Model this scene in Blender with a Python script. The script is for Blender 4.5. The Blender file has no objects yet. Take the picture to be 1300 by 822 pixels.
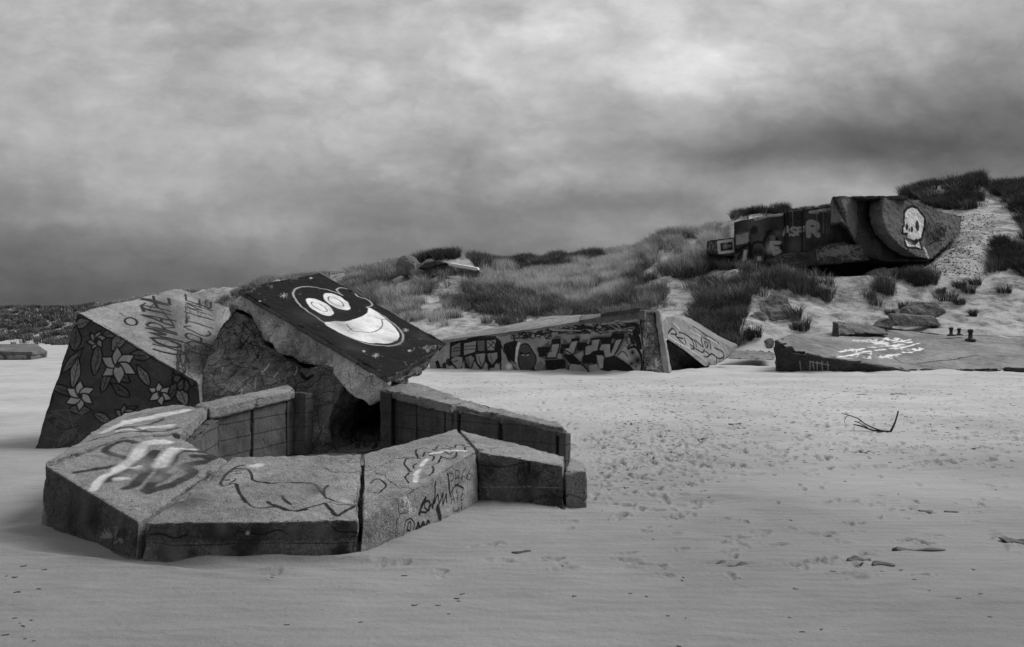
import bpy, bmesh, math, random
import numpy as np
from mathutils import Vector

random.seed(7)
RNG = np.random.default_rng(11)
FOC, EYE, CX, HY = 1020.0, 1.7, 650.0, 425.0      # focal length in photo pixels, eye height, centre column, horizon row
SC = bpy.context.scene
COL = SC.collection


def P(px, py, Y):
    """point at distance Y that the photo shows at (px, py)"""
    return np.array([(px - CX) / FOC * Y, Y, EYE - (py - HY) / FOC * Y])


def G(px, py, z=0.0):
    """point of height z that the photo shows at (px, py)"""
    return P(px, py, (EYE - z) * FOC / (py - HY))


# ------------------------------------------------------------------ noise
def _hash(ix, iy, iz, seed):
    h = (ix * 374761393 + iy * 668265263 + iz * 2147483647 + seed * 1274126177) & 0xFFFFFFFF
    h = ((h ^ (h >> 13)) * 1274126177) & 0xFFFFFFFF
    h = ((h ^ (h >> 16)) * 2246822519) & 0xFFFFFFFF
    return ((h ^ (h >> 15)) & 0xFFFFFF) / float(0xFFFFFF) * 2 - 1


def vnoise(p, seed=0):
    p = np.asarray(p, float)
    i = np.floor(p).astype(np.int64)
    f = p - i
    f = f * f * (3 - 2 * f)
    r = 0
    for dx in (0, 1):
        wx = f[:, 0] if dx else 1 - f[:, 0]
        for dy in (0, 1):
            wy = f[:, 1] if dy else 1 - f[:, 1]
            for dz in (0, 1):
                wz = f[:, 2] if dz else 1 - f[:, 2]
                r = r + wx * wy * wz * _hash(i[:, 0] + dx, i[:, 1] + dy, i[:, 2] + dz, seed)
    return r


def fbm(p, scale, octs=3, seed=0, gain=0.5):
    r, a = 0, 1.0
    q = np.asarray(p, float) * scale + 31.7
    for o in range(octs):
        r = r + a * vnoise(q, seed + o * 13)
        a *= gain
        q = q * 2.03 + 5.1
    return r


# ------------------------------------------------------------------ object helpers
def tag(o, label=None, cat=None, group=None, kind=None):
    if label: o['label'] = label
    if cat: o['category'] = cat
    if group: o['group'] = group
    if kind: o['kind'] = kind
    elif cat: o['kind'] = 'thing'
    return o


def empty(name, loc, label, cat, group=None):
    o = bpy.data.objects.new(name, None)
    o.location = tuple(float(c) for c in loc)
    o.empty_display_size = 0.3
    COL.objects.link(o)
    return tag(o, label, cat, group)


def link_mesh(name, V, F, mat, parent=None, paint=None, smooth=True, origin=None, tone=None):
    """V (n,3) world positions, F (m,3|4) ints -> one mesh object"""
    V = np.asarray(V, float)
    if parent is not None:
        off = np.array(parent_loc(parent))
    else:
        off = np.asarray(origin if origin is not None else (V[:, 0].mean(), V[:, 1].mean(), V[:, 2].min()), float)
    me = bpy.data.meshes.new(name)
    F = np.asarray(F, np.int32)
    k = F.shape[1]
    me.vertices.add(len(V)); me.vertices.foreach_set('co', (V - off).astype(np.float32).ravel())
    me.loops.add(F.size); me.loops.foreach_set('vertex_index', F.ravel())
    me.polygons.add(len(F))
    me.polygons.foreach_set('loop_start', np.arange(0, F.size, k, dtype=np.int32))
    me.polygons.foreach_set('loop_total', np.full(len(F), k, np.int32))
    me.update(calc_edges=True)
    if smooth: me.polygons.foreach_set('use_smooth', np.ones(len(F), bool))
    if paint is not None:
        a = me.color_attributes.new('paint', 'FLOAT_COLOR', 'POINT')
        a.data.foreach_set('color', np.asarray(paint, np.float32).ravel())
    me.materials.append(mat)
    o = bpy.data.objects.new(name, me)
    COL.objects.link(o)
    if parent is not None: o.parent = parent
    else: o.location = tuple(off)
    return o


def parent_loc(p):
    l = Vector(p.location)
    while p.parent is not None:
        p = p.parent
        l += Vector(p.location)
    return tuple(l)


def refine(V, T, res, maxit=14):
    """split every edge longer than res, conformingly"""
    V = np.asarray(V, float); T = np.asarray(T, np.int64)
    if not callable(res):
        rr = res
        res = lambda m: rr
    for it in range(maxit):
        E = np.concatenate([T[:, [0, 1]], T[:, [1, 2]], T[:, [2, 0]]])
        E.sort(axis=1)
        key = E[:, 0] * (len(V) + 1) + E[:, 1]
        uk, idx, inv = np.unique(key, return_index=True, return_inverse=True)
        U = E[idx]
        L = np.linalg.norm(V[U[:, 0]] - V[U[:, 1]], axis=1)
        mid = (V[U[:, 0]] + V[U[:, 1]]) / 2
        sp = L > res(mid)
        if not sp.any(): break
        nid = np.full(len(U), -1, np.int64)
        nid[sp] = len(V) + np.arange(sp.sum())
        V = np.concatenate([V, mid[sp]])
        n = len(T)
        m = np.stack([nid[inv[:n]], nid[inv[n:2 * n]], nid[inv[2 * n:]]], 1)
        c = (m >= 0).sum(1)
        out = [T[c == 0]]
        t, q = T[c == 3], m[c == 3]
        if len(t):
            out += [np.stack(x, 1) for x in ((t[:, 0], q[:, 0], q[:, 2]), (q[:, 0], t[:, 1], q[:, 1]), (q[:, 2], q[:, 1], t[:, 2]), (q[:, 0], q[:, 1], q[:, 2]))]
        for k in range(3):                       # one edge split
            s = (c == 1) & (m[:, k] >= 0)
            if s.any():
                t = np.roll(T[s], -k, axis=1); q = m[s][:, k]
                out += [np.stack((t[:, 0], q, t[:, 2]), 1), np.stack((q, t[:, 1], t[:, 2]), 1)]
        for k in range(3):                       # edge k NOT split, other two split
            s = (c == 2) & (m[:, k] < 0)
            if s.any():
                t = np.roll(T[s], -k, axis=1); q = np.roll(m[s], -k, axis=1)
                q1, q2 = q[:, 1], q[:, 2]
                out += [np.stack((q1, t[:, 2], q2), 1), np.stack((t[:, 0], t[:, 1], q1), 1), np.stack((t[:, 0], q1, q2), 1)]
        T = np.concatenate(out)
    return V, T


def vnormals(V, T):
    n = np.cross(V[T[:, 1]] - V[T[:, 0]], V[T[:, 2]] - V[T[:, 0]])
    N = np.zeros_like(V)
    for k in range(3):
        for a in range(3):
            N[:, a] += np.bincount(T[:, k], weights=n[:, a], minlength=len(V))
    return N / np.maximum(np.linalg.norm(N, axis=1, keepdims=True), 1e-9)


def poly(verts, faces, bevel=0.02, seg=2):
    """polyhedron -> bevelled, outward-facing triangle soup (V, T)"""
    bm = bmesh.new()
    vs = [bm.verts.new(tuple(float(c) for c in v)) for v in verts]
    for f in faces: bm.faces.new([vs[i] for i in f])
    bmesh.ops.recalc_face_normals(bm, faces=bm.faces[:])
    big = [f for f in bm.faces if len(f.verts) > 4]
    bmesh.ops.triangulate(bm, faces=big)
    if bevel > 0:
        bm.normal_update()
        es = [e for e in bm.edges if len(e.link_faces) == 2 and e.calc_face_angle(0) > 0.25]
        bmesh.ops.bevel(bm, geom=es, offset=bevel, segments=seg, affect='EDGES', profile=0.5, clamp_overlap=True)
    bmesh.ops.triangulate(bm, faces=bm.faces[:])
    bmesh.ops.remove_doubles(bm, verts=bm.verts[:], dist=0.0005)
    bm.verts.index_update()
    V = np.array([v.co[:] for v in bm.verts]); T = np.array([[v.index for v in f.verts] for f in bm.faces])
    bm.free()
    return V, T


def prism(top, bottom):
    """two matching loops -> verts, faces"""
    n = len(top)
    return list(top) + list(bottom), [list(range(n)), list(range(2 * n - 1, n - 1, -1))] + [[i, i + n, (i + 1) % n + n, (i + 1) % n] for i in range(n)]


def extrude(front, vec):
    vec = np.asarray(vec, float)
    return prism(front, [np.asarray(p) + vec for p in front])


def join_vt(parts):
    Vs, Ts, o = [], [], 0
    for V, T in parts:
        Vs.append(V); Ts.append(T + o); o += len(V)
    return np.concatenate(Vs), np.concatenate(Ts)


def solid(name, parts, mat, parent=None, res=0.03, rough=0.006, rscale=9.0, big=0.0, bscale=1.5, bevel=0.02, surfs=(), chip=0.0, seed=1, origin=None):
    """weathered concrete solid: bevel, refine, roughen, paint"""
    vt = join_vt([poly(v, f, bevel) for v, f in parts])
    V, T = refine(vt[0], vt[1], res)
    N = vnormals(V, T)
    pc = np.zeros((len(V), 4)); pc[:, 3] = 1
    for s in surfs: s.apply(V, N, pc)
    d = fbm(V, rscale, 4, seed) * rough
    if big: d = d + fbm(V, bscale, 3, seed + 50) * big
    if chip:                                     # knocked-off edges: where the normal bends
        flat = np.zeros(len(V))
        n0 = vnormals(V, T)
        fn = np.cross(V[T[:, 1]] - V[T[:, 0]], V[T[:, 2]] - V[T[:, 0]])
        fn /= np.maximum(np.linalg.norm(fn, axis=1, keepdims=True), 1e-12)
        for k in range(3):
            dd = 1 - np.abs((fn * n0[T[:, k]]).sum(1))
            np.maximum.at(flat, T[:, k], dd)
        e = np.clip(flat * 8, 0, 1)
        for _ in range(3):
            a = np.zeros(len(V)); c = np.zeros(len(V))
            for k in range(3):
                np.maximum.at(a, T[:, k], np.maximum(e[T[:, (k + 1) % 3]], e[T[:, (k + 2) % 3]]) * 0.8)
            e = np.maximum(e, a)
        nn = np.clip(fbm(V, 5.0, 3, seed + 7) * 1.6 - 0.25, 0, 1)
        d = d - e * nn * chip
    V = V + N * d[:, None]
    return link_mesh(name, V, T, mat, parent, pc, origin=origin)


# ------------------------------------------------------------------ paint on real surfaces
def spline(pts, n=6, closed=False):
    p = np.asarray(pts, float)
    if len(p) < 3: return p
    if closed: q = np.concatenate([p[-1:], p, p[:2]])
    else: q = np.concatenate([[2 * p[0] - p[1]], p, [2 * p[-1] - p[-2]]])
    out = []
    for i in range(1, len(q) - 2):
        for t in np.arange(n) / n:
            a, b, c, d = q[i - 1], q[i], q[i + 1], q[i + 2]
            out.append(0.5 * (2 * b + (c - a) * t + (2 * a - 5 * b + 4 * c - d) * t * t + (3 * b - a - 3 * c + d) * t ** 3))
    if not closed: out.append(q[-2])
    return np.array(out)


GL = {  # single-stroke letters, unit box, y up
 'A': [[(0, 0), (.5, 1), (1, 0)], [(.2, .4), (.8, .4)]], 'B': [[(0, 0), (0, 1), (.7, .9), (.7, .6), (0, .5), (.9, .4), (.9, .1), (0, 0)]],
 'C': [[(1, .85), (.5, 1), (0, .5), (.5, 0), (1, .15)]], 'D': [[(0, 0), (0, 1), (.6, .95), (1, .5), (.6, .05), (0, 0)]],
 'E': [[(1, 1), (0, 1), (0, 0), (1, 0)], [(0, .5), (.8, .5)]], 'F': [[(1, 1), (0, 1), (0, 0)], [(0, .5), (.8, .5)]],
 'H': [[(0, 0), (0, 1)], [(1, 0), (1, 1)], [(0, .5), (1, .5)]], 'I': [[(.5, 0), (.5, 1)]], 'L': [[(0, 1), (0, 0), (.9, 0)]],
 'M': [[(0, 0), (.1, 1), (.5, .4), (.9, 1), (1, 0)]], 'N': [[(0, 0), (0, 1), (1, 0), (1, 1)]],
 'O': [[(.5, 1), (0, .75), (0, .25), (.5, 0), (1, .25), (1, .75), (.5, 1)]], 'P': [[(0, 0), (0, 1), (.8, .95), (.9, .7), (.7, .5), (0, .45)]],
 'R': [[(0, 0), (0, 1), (.8, .95), (.9, .7), (.7, .5), (0, .45)], [(.4, .45), (1, 0)]], 'S': [[(1, .9), (.5, 1), (0, .8), (.5, .5), (1, .25), (.5, 0), (0, .1)]],
 'T': [[(0, 1), (1, 1)], [(.5, 1), (.5, 0)]], 'U': [[(0, 1), (0, .3), (.5, 0), (1, .3), (1, 1)]], 'W': [[(0, 1), (.25, 0), (.5, .6), (.75, 0), (1, 1)]],
 'Y': [[(0, 1), (.5, .5), (1, 1)], [(.5, .5), (.5, 0)]], 'X': [[(0, 0), (1, 1)], [(0, 1), (1, 0)]], 'K': [[(0, 0), (0, 1)], [(1, 1), (0, .45), (1, 0)]],
 '1': [[(.2, .8), (.5, 1), (.5, 0)]], '6': [[(.9, 1), (.2, .6), (0, .25), (.5, 0), (1, .25), (.5, .5), (.05, .3)]], ' ': []}


class Surf:
    """a flat face of a solid; paint given in photo pixels is carried to the face and kept in metres on it"""
    def __init__(self, a, b, c, tol=0.07, cosmin=0.75, facing=(0, -1, 0.3)):
        a, b, c = map(np.asarray, (a, b, c))
        n = np.cross(b - a, c - a); n /= np.linalg.norm(n)
        if n @ np.asarray(facing) < 0: n = -n
        self.o, self.n = a, n
        u = (b - a) / np.linalg.norm(b - a)
        self.u, self.v = u, np.cross(n, u)
        self.tol, self.cos, self.ops = tol, cosmin, []
        self.rng = random.Random(3)

    def hit(self, x, y):
        d = np.array([(x - CX) / FOC, 1.0, -(y - HY) / FOC]); e = np.array([0, 0, EYE])
        return e + d * (((self.o - e) @ self.n) / (d @ self.n))

    def uv(self, pts):
        return np.array([((h := self.hit(x, y) - self.o) @ self.u, h @ self.v) for x, y in pts])

    def stroke(self, pts, w, val, al=0.95, soft=0.35, curve=True, closed=False):
        p = spline(pts, 5, closed) if curve and len(pts) > 2 else np.asarray(pts, float)
        if closed and not curve: p = np.concatenate([p, p[:1]])
        self.ops.append(('s', self.uv(p), w / 2, val, al, soft)); return self

    def fill(self, pts, val, al=0.95, soft=0.012, curve=False):
        p = spline(pts, 4, True) if curve else pts
        self.ops.append(('f', self.uv(p), soft, val, al, 0)); return self

    def blob(self, x, y, r, val, al=0.6):       # r metres, gaussian spray
        self.ops.append(('b', self.uv([(x, y)])[0], r, val, al, 0)); return self

    def ell(self, cx, cy, a, b, rot=0, n=20):
        c, s = math.cos(math.radians(rot)), math.sin(math.radians(rot))
        return [(cx + a * math.cos(t) * c - b * math.sin(t) * s, cy + a * math.cos(t) * s + b * math.sin(t) * c) for t in np.linspace(0, 2 * math.pi, n, endpoint=False)]

    def text(self, s, org, ax, ay, w, val, al=0.9, gap=0.3, jit=0.05):
        """org px of first letter's foot; ax px vector of one letter's width, ay of its height"""
        o = np.array(org, float); ax = np.array(ax, float); ay = np.array(ay, float)
        for ch in s:
            for st in GL.get(ch, []):
                pts = [tuple(o + ax * (x + self.rng.uniform(-jit, jit)) + ay * (y + self.rng.uniform(-jit, jit))) for x, y in st]
                self.stroke(pts, w, val, al, curve=ch in 'BCDOPRSU6')
            o = o + ax * (1 + gap)
        return self

    def scribble(self, x0, y0, x1, y1, n, w, val, al=0.9, seed=1, loops=5):
        r = random.Random(seed)
        for _ in range(n):
            cx, cy = r.uniform(x0, x1), r.uniform(y0, y1)
            sx, sy = (x1 - x0) * r.uniform(.06, .16), (y1 - y0) * r.uniform(.12, .3)
            pts = [(min(x1, max(x0, cx + r.gauss(0, sx))), min(y1, max(y0, cy + r.gauss(0, sy)))) for _ in range(loops)]
            self.stroke(pts, w, val, al * r.uniform(.6, 1))
        return self

    def apply(self, V, N, pc):
        dist = (V - self.o) @ self.n
        sel = np.nonzero((np.abs(dist) < self.tol) & (N @ self.n > self.cos))[0]
        if not len(sel): return
        q = V[sel] - self.o
        uv = np.stack([q @ self.u, q @ self.v], 1)
        wob = np.stack([vnoise(np.c_[uv * 9, uv[:, :1] * 0], 3), vnoise(np.c_[uv * 9, uv[:, :1] * 0], 4)], 1) * 0.008
        uv = uv + wob
        val, alp = pc[sel, 0].copy(), pc[sel, 1].copy()
        for k, p, r, v, al, soft in self.ops:
            if k == 'b':
                d2 = ((uv - p) ** 2).sum(1); c = al * np.exp(-d2 / (r * r))
                c[c < 0.01] = 0; ids = np.nonzero(c)[0]; c = c[ids]
            else:
                m = (r if k == 's' else 0.05) + 0.03 + (r * 1.0 if k == 's' else 0)
                lo, hi = p.min(0) - m, p.max(0) + m
                ids = np.nonzero((uv[:, 0] > lo[0]) & (uv[:, 0] < hi[0]) & (uv[:, 1] > lo[1]) & (uv[:, 1] < hi[1]))[0]
                if not len(ids): continue
                w = uv[ids]
                A = p[:-1] if k == 's' else p
                B = p[1:] if k == 's' else np.roll(p, -1, axis=0)
                dm = np.full(len(w), 1e9); ins = np.zeros(len(w), bool)
                for a, b in zip(A, B):
                    ab = b - a; L = ab @ ab
                    t = np.clip(((w - a) @ ab) / max(L, 1e-12), 0, 1)
                    dm = np.minimum(dm, np.linalg.norm(w - a - t[:, None] * ab, axis=1))
                    if k == 'f':
                        cr = ((a[1] > w[:, 1]) != (b[1] > w[:, 1]))
                        with np.errstate(divide='ignore', invalid='ignore'):
                            xx = (b[0] - a[0]) * (w[:, 1] - a[1]) / (b[1] - a[1]) + a[0]
                        ins ^= cr & (w[:, 0] < xx)
                if k == 's':
                    e = max(r * soft, 0.004)
                    c = al * np.clip((r - dm) / e + 0.5, 0, 1)
                else:
                    sd = np.where(ins, dm, -dm)
                    c = al * np.clip(sd / max(r, 1e-3) + 0.5, 0, 1)
            na = c + alp[ids] * (1 - c)
            val[ids] = np.where(na > 1e-4, (v * c + val[ids] * alp[ids] * (1 - c)) / np.maximum(na, 1e-4), val[ids])
            alp[ids] = na
        pc[sel, 0], pc[sel, 1] = val, alp


# ------------------------------------------------------------------ materials
class NT:
    def __init__(self, tree):
        self.t = tree; tree.nodes.clear()

    def n(self, typ, inp=None, **kw):
        nd = self.t.nodes.new(typ)
        for k, v in kw.items(): setattr(nd, k, v)
        for k, v in (inp or {}).items():
            if isinstance(v, bpy.types.NodeSocket): self.t.links.new(v, nd.inputs[k])
            else: nd.inputs[k].default_value = v
        return nd

    def m(self, op, a, b=0.0, c=None, clamp=False):
        d = {0: a, 1: b}
        if c is not None: d[2] = c
        return self.n('ShaderNodeMath', d, operation=op, use_clamp=clamp).outputs[0]

    def mr(self, v, a, b, c=0.0, d=1.0):
        return self.n('ShaderNodeMapRange', {'Value': v, 'From Min': a, 'From Max': b, 'To Min': c, 'To Max': d}).outputs[0]

    def noise(self, vec, scale, detail=4, rough=0.55, dist=0.0):
        return self.n('ShaderNodeTexNoise', {'Vector': vec, 'Scale': scale, 'Detail': detail, 'Roughness': rough, 'Distortion': dist}).outputs[0]

    def mul(self, vec, s):
        return self.n('ShaderNodeVectorMath', {0: vec, 1: s}, operation='MULTIPLY').outputs[0]


def new_mat(name):
    m = bpy.data.materials.new(name); m.use_nodes = True
    return m, NT(m.node_tree)


def concrete(name, base, var=0.35, speck=0.5, boards=0.0, bump=0.5, fine=1.0, grime=0.0, pits=0.0):
    m, t = new_mat(name)
    co = t.n('ShaderNodeTexCoord').outputs['Object']
    big = t.noise(co, 0.9 * fine, 5, 0.6, 0.3)
    mid = t.noise(co, 5 * fine, 5, 0.65)
    fin = t.noise(co, 75 * fine, 4, 0.8)
    v = t.m('ADD', t.mr(big, .3, .7, 1 - var, 1 + var), t.mr(mid, .3, .7, -var * .55, var * .55))
    v = t.m('ADD', v, t.mr(fin, .36, .64, -speck * .75, speck * .75))
    # dark streaks that run down the face
    st = t.noise(t.mul(co, (7 * fine, 7 * fine, .45 * fine)), 1.0, 4, .6)
    v = t.m('MULTIPLY', v, t.mr(st, .48, .68, 1, 1 - .35 * min(1, var * 2 + grime)))
    # exposed aggregate: pale and dark stones
    vo = t.n('ShaderNodeTexVoronoi', {'Vector': co, 'Scale': 46 * fine})
    cell = t.n('ShaderNodeSeparateColor', {0: vo.outputs['Color']}).outputs[0]
    near = t.mr(vo.outputs['Distance'], .22, .38, 1, 0)
    pale = t.m('MULTIPLY', near, t.mr(cell, .80, .88, 0, 1))
    dark = t.m('MULTIPLY', near, t.mr(cell, .24, .16, 0, 1))
    patch = t.mr(t.noise(co, 1.7 * fine, 3), .42, .6, .25, 1)
    v = t.m('ADD', v, t.m('MULTIPLY', t.m('MULTIPLY', pale, patch), speck * 1.9))
    v = t.m('SUBTRACT', v, t.m('MULTIPLY', t.m('MULTIPLY', dark, patch), speck * 1.3))
    h = t.m('ADD', t.m('MULTIPLY', mid, .5), t.m('MULTIPLY', fin, .4))
    h = t.m('ADD', h, t.m('MULTIPLY', near, t.m('MULTIPLY', patch, .12)))
    ck = t.n('ShaderNodeTexVoronoi', {'Vector': t.n('ShaderNodeVectorMath', {0: co, 1: t.mul(t.n('ShaderNodeTexNoise', {'Vector': co, 'Scale': 3.0 * fine, 'Detail': 4.0}).outputs[1], (.5 / fine, .5 / fine, .5 / fine))}, operation='ADD').outputs[0], 'Scale': .9 * fine}, feature='DISTANCE_TO_EDGE').outputs[0]
    ckm = t.m('MULTIPLY', t.mr(ck, .0, .007, 1, 0), t.mr(t.noise(co, .8 * fine, 3), .50, .56, 0, 1))
    v = t.m('MULTIPLY', v, t.mr(ckm, 0, 1, 1, .3)); h = t.m('SUBTRACT', h, t.m('MULTIPLY', ckm, .6))
    if boards:
        wv = t.n('ShaderNodeTexWave', {'Vector': co, 'Scale': boards, 'Distortion': .6, 'Detail': 2.0}, wave_type='BANDS', bands_direction='Z', wave_profile='SAW').outputs['Fac']
        ln = t.mr(wv, .0, .09, 1, 0)
        v = t.m('MULTIPLY', v, t.mr(ln, 0, 1, 1, .72))
        h = t.m('SUBTRACT', h, t.m('MULTIPLY', ln, .5))
    if pits:
        pv = t.n('ShaderNodeTexVoronoi', {'Vector': t.n('ShaderNodeVectorMath', {0: co, 1: t.mul(t.n('ShaderNodeTexNoise', {'Vector': co, 'Scale': 4.0}).outputs[1], (.4, .4, .4))}, operation='ADD').outputs[0], 'Scale': 2.2 * fine}, feature='DISTANCE_TO_EDGE').outputs[0]
        cr = t.mr(pv, .0, .05, 1, 0)
        v = t.m('MULTIPLY', v, t.mr(cr, 0, 1, 1, 1 - pits))
        h = t.m('SUBTRACT', h, cr)
    v = t.m('MULTIPLY', t.m('MAXIMUM', v, .08), base)
    at = t.n('ShaderNodeAttribute', attribute_name='paint')
    sp = t.n('ShaderNodeSeparateColor', {0: at.outputs['Color']})
    wear = t.mr(t.noise(co, 26 * fine, 5, .75), .30, .42, .72, 1)
    al = t.m('MULTIPLY', t.mr(t.m('ADD', sp.outputs[1], t.m('MULTIPLY', t.m('SUBTRACT', t.noise(co, 34 * fine, 4, .8), .5), t.mr(sp.outputs[1], 0, .12, 0, 1.0))), .22, .78), wear)
    pv_ = t.m('MULTIPLY', sp.outputs[0], t.mr(mid, .3, .7, .8, 1.18))
    mx = t.n('ShaderNodeMix', {0: al, 2: v, 3: pv_}, data_type='FLOAT').outputs[0]
    cc = t.n('ShaderNodeCombineColor', {0: mx, 1: mx, 2: mx}).outputs[0]
    bp = t.n('ShaderNodeBump', {'Strength': bump, 'Distance': .03 / fine, 'Height': h}).outputs[0]
    b = t.n('ShaderNodeBsdfPrincipled', {'Base Color': cc, 'Roughness': .88, 'Normal': bp})
    b.inputs['Specular IOR Level'].default_value = .12
    t.n('ShaderNodeOutputMaterial', {'Surface': b.outputs[0]})
    return m


def plain(name, v, rough=.7, var=.25, scale=8.0, metal=0.0):
    m, t = new_mat(name)
    co = t.n('ShaderNodeTexCoord').outputs['Object']
    x = t.m('MULTIPLY', t.mr(t.noise(co, scale, 5, .65), .25, .75, 1 - var, 1 + var), v)
    cc = t.n('ShaderNodeCombineColor', {0: x, 1: x, 2: x}).outputs[0]
    bp = t.n('ShaderNodeBump', {'Strength': .4, 'Distance': .02, 'Height': t.noise(co, scale * 4, 4)}).outputs[0]
    b = t.n('ShaderNodeBsdfPrincipled', {'Base Color': cc, 'Roughness': rough, 'Metallic': metal, 'Normal': bp})
    t.n('ShaderNodeOutputMaterial', {'Surface': b.outputs[0]})
    return m


M = dict(
    ring=concrete('ring_concrete', .25, .28, .62, bump=.9),
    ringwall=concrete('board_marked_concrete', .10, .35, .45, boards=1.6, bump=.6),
    block=concrete('block_concrete', .31, .22, .75, bump=.8),
    slab=concrete('pale_rough_concrete', .52, .55, .8, bump=.9),
    roof=concrete('roof_concrete', .13, .4, .7, bump=.5),
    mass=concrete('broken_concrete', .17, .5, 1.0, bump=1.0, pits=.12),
    far=concrete('far_concrete', .31, .3, .45, fine=.45, bump=.5),
    fardark=concrete('dark_far_concrete', .065, .5, .7, fine=.3, bump=.7, grime=.6),
    farmid=concrete('mid_far_concrete', .15, .35, .6, fine=.3, bump=.7, grime=.3),
    brick=concrete('brick_faced_concrete', .10, .5, .7, boards=2.2, fine=.6, bump=.9, pits=.5),
    top=concrete('sandy_concrete_top', .22, .38, .55, fine=.4, bump=.5),
    iron=plain('rusted_iron', .03, .8),
    white=plain('white_board', .75, .5, .08, 2.0),
    twig=plain('dark_wood', .035, .8, .3, 20),
    weed=plain('dried_seaweed', .022, .6, .4, 30),
)
# ------------------------------------------------------------------ the dunes and the beach, one sheet
def knots():
    """photo column -> (distance, photo row) of foot, three slope points and crest"""
    K = {
        -900: [(130, None), (140, 432), (152, 420), (165, 405), (185, 392)],
        0: [(138, None), (146, 430), (156, 419), (168, 405), (190, 392)],
        60: [(138, None), (144, 431), (154, 418), (166, 404), (188, 390)],
        130: [(132, None), (140, 426), (150, 413), (160, 400), (180, 387)],
        220: [(100, None), (108, 420), (116, 405), (124, 388), (136, 372)],
        280: [(85, None), (92, 418), (99, 402), (106, 384), (118, 366)],
        340: [(70, None), (77, 415), (85, 398), (92, 378), (104, 357)],
        400: [(56, None), (63, 415), (70, 398), (78, 375), (92, 352)],
        450: [(50, None), (56, 418), (62, 400), (70, 374), (82, 347)],
        490: [(48, None), (54, 418), (60, 400), (67, 370), (78, 338)],
        515: [(48, None), (54, 418), (60, 396), (67, 362), (75, 330)],
        560: [(47, None), (53, 420), (59, 400), (65, 366), (72, 324)],
        600: [(47, None), (53, 420), (59, 398), (65, 368), (72, 330)],
        625: [(47, None), (52, 418), (57, 402), (65, 376), (80, 342)],
        700: [(47, None), (52, 415), (57, 400), (65, 374), (82, 338)],
        765: [(47, None), (52, 412), (57, 398), (66, 366), (84, 328)],
        800: [(46, None), (51, 414), (57, 396), (65, 362), (80, 325)],
        840: [(46, None), (51, 420), (57, 394), (65, 350), (76, 306)],
        880: [(46, None), (51, 424), (57, 390), (65, 345), (76, 305)],
        915: [(46, None), (51, 424), (56, 392), (62, 345), (78, 300)],
        950: [(45, None), (50, 424), (55, 394), (60, 344), (64.5, 347)],
        1050: [(45, None), (50, 422), (56, 393), (60.5, 352), (73, 362)],
        1130: [(45, None), (50, 418), (56, 388), (60.5, 350), (73, 358)],
        1175: [(45, None), (50, 415), (56, 384), (62, 343), (67, 335)],
        1225: [(45, None), (50, 412), (57, 378), (65, 326), (70, 300)],
        1300: [(45, None), (50, 408), (57, 374), (66, 322), (72, 290)],
        2200: [(45, None), (50, 408), (57, 372), (66, 320), (72, 290)],
    }
    CREST = {-900: (210, 394), 0: (205, 392), 400: (100, 355), 600: (84, 338), 800: (92, 328), 880: (90, 308), 915: (84, 290), 935: (84, 276),
             1000: (84, 266), 1060: (86, 258), 1130: (86, 252), 1160: (88, 243), 1190: (88, 236), 1240: (88, 230), 1270: (88, 236), 1300: (88, 235), 2200: (88, 235)}
    ks = sorted(K)
    A = np.array([[(y, (EYE if False else 0.0) if r is None else EYE - (r - HY) / FOC * y) for y, r in K[k]] for k in ks])
    cs = sorted(CREST)
    C = np.array([(CREST[c][0], EYE - (CREST[c][1] - HY) / FOC * CREST[c][0]) for c in cs])
    return np.array(ks, float), A, np.array(cs, float), C


KX, KA, CXS, CA = knots()
pxs = np.unique(np.concatenate([np.linspace(-4000, -300, 38), np.arange(-300, -20, 6), np.arange(-20, 1322, 1.8), np.arange(1324, 1700, 6), np.linspace(1700, 5000, 34)]))
ys = [0.4, 0.9, 1.5, 2.1, 2.7, 3.2]
y = 3.5
while y < 46: ys.append(y); y *= 1.0042
while y < 100: ys.append(y); y *= 1.0045
while y < 240: ys.append(y); y *= 1.012
while y < 4000: ys.append(y); y *= 1.12
ys = np.array(ys)
NP, NY = len(pxs), len(ys)
Z = np.zeros((NY, NP))
for j, px in enumerate(pxs):
    kk = np.array([[np.interp(px, KX, KA[:, i, c]) for c in (0, 1)] for i in range(5)])
    cy, cz = np.interp(px, CXS, CA[:, 0]), np.interp(px, CXS, CA[:, 1])
    yk = list(kk[:, 0]); zk = list(kk[:, 1])
    if cy > yk[-1] + 2: yk.append(cy); zk.append(max(cz, zk[-1]) if px > 900 else cz)
    yk += [yk[-1] + 25, yk[-1] + 120, 5000]; zk += [zk[-1] * .75, zk[-1] * .4 + 1, 2]
    zk[0] = 0
    Z[:, j] = np.interp(ys, [0] + yk, [0] + zk)
for _ in range(3):                                                      # soften the creases of the table
    Z[1:-1] = (Z[:-2] + 2 * Z[1:-1] + Z[2:]) / 4
for _ in range(10):
    Z[:, 1:-1] = (Z[:, :-2] + 2 * Z[:, 1:-1] + Z[:, 2:]) / 4
XX = (pxs[None, :] - CX) / FOC * ys[:, None]
YY = np.repeat(ys[:, None], NP, 1)
flat = np.c_[XX.ravel(), YY.ravel(), np.zeros(XX.size)]
dune = np.clip(Z / 1.5, 0, 1)
under = (pxs > 935) & (pxs < 1185)
calm = np.ones_like(Z); calm[:, under] = np.where((ys[:, None] > 60) & (ys[:, None] < 74), .15, 1.)
Z += (fbm(flat, .16, 4, 5).reshape(Z.shape) * .45 + fbm(flat, .9, 3, 9).reshape(Z.shape) * .10) * dune * calm
near = (YY < 48)
bigw = fbm(flat, .22, 2, 21).reshape(Z.shape)
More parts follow.
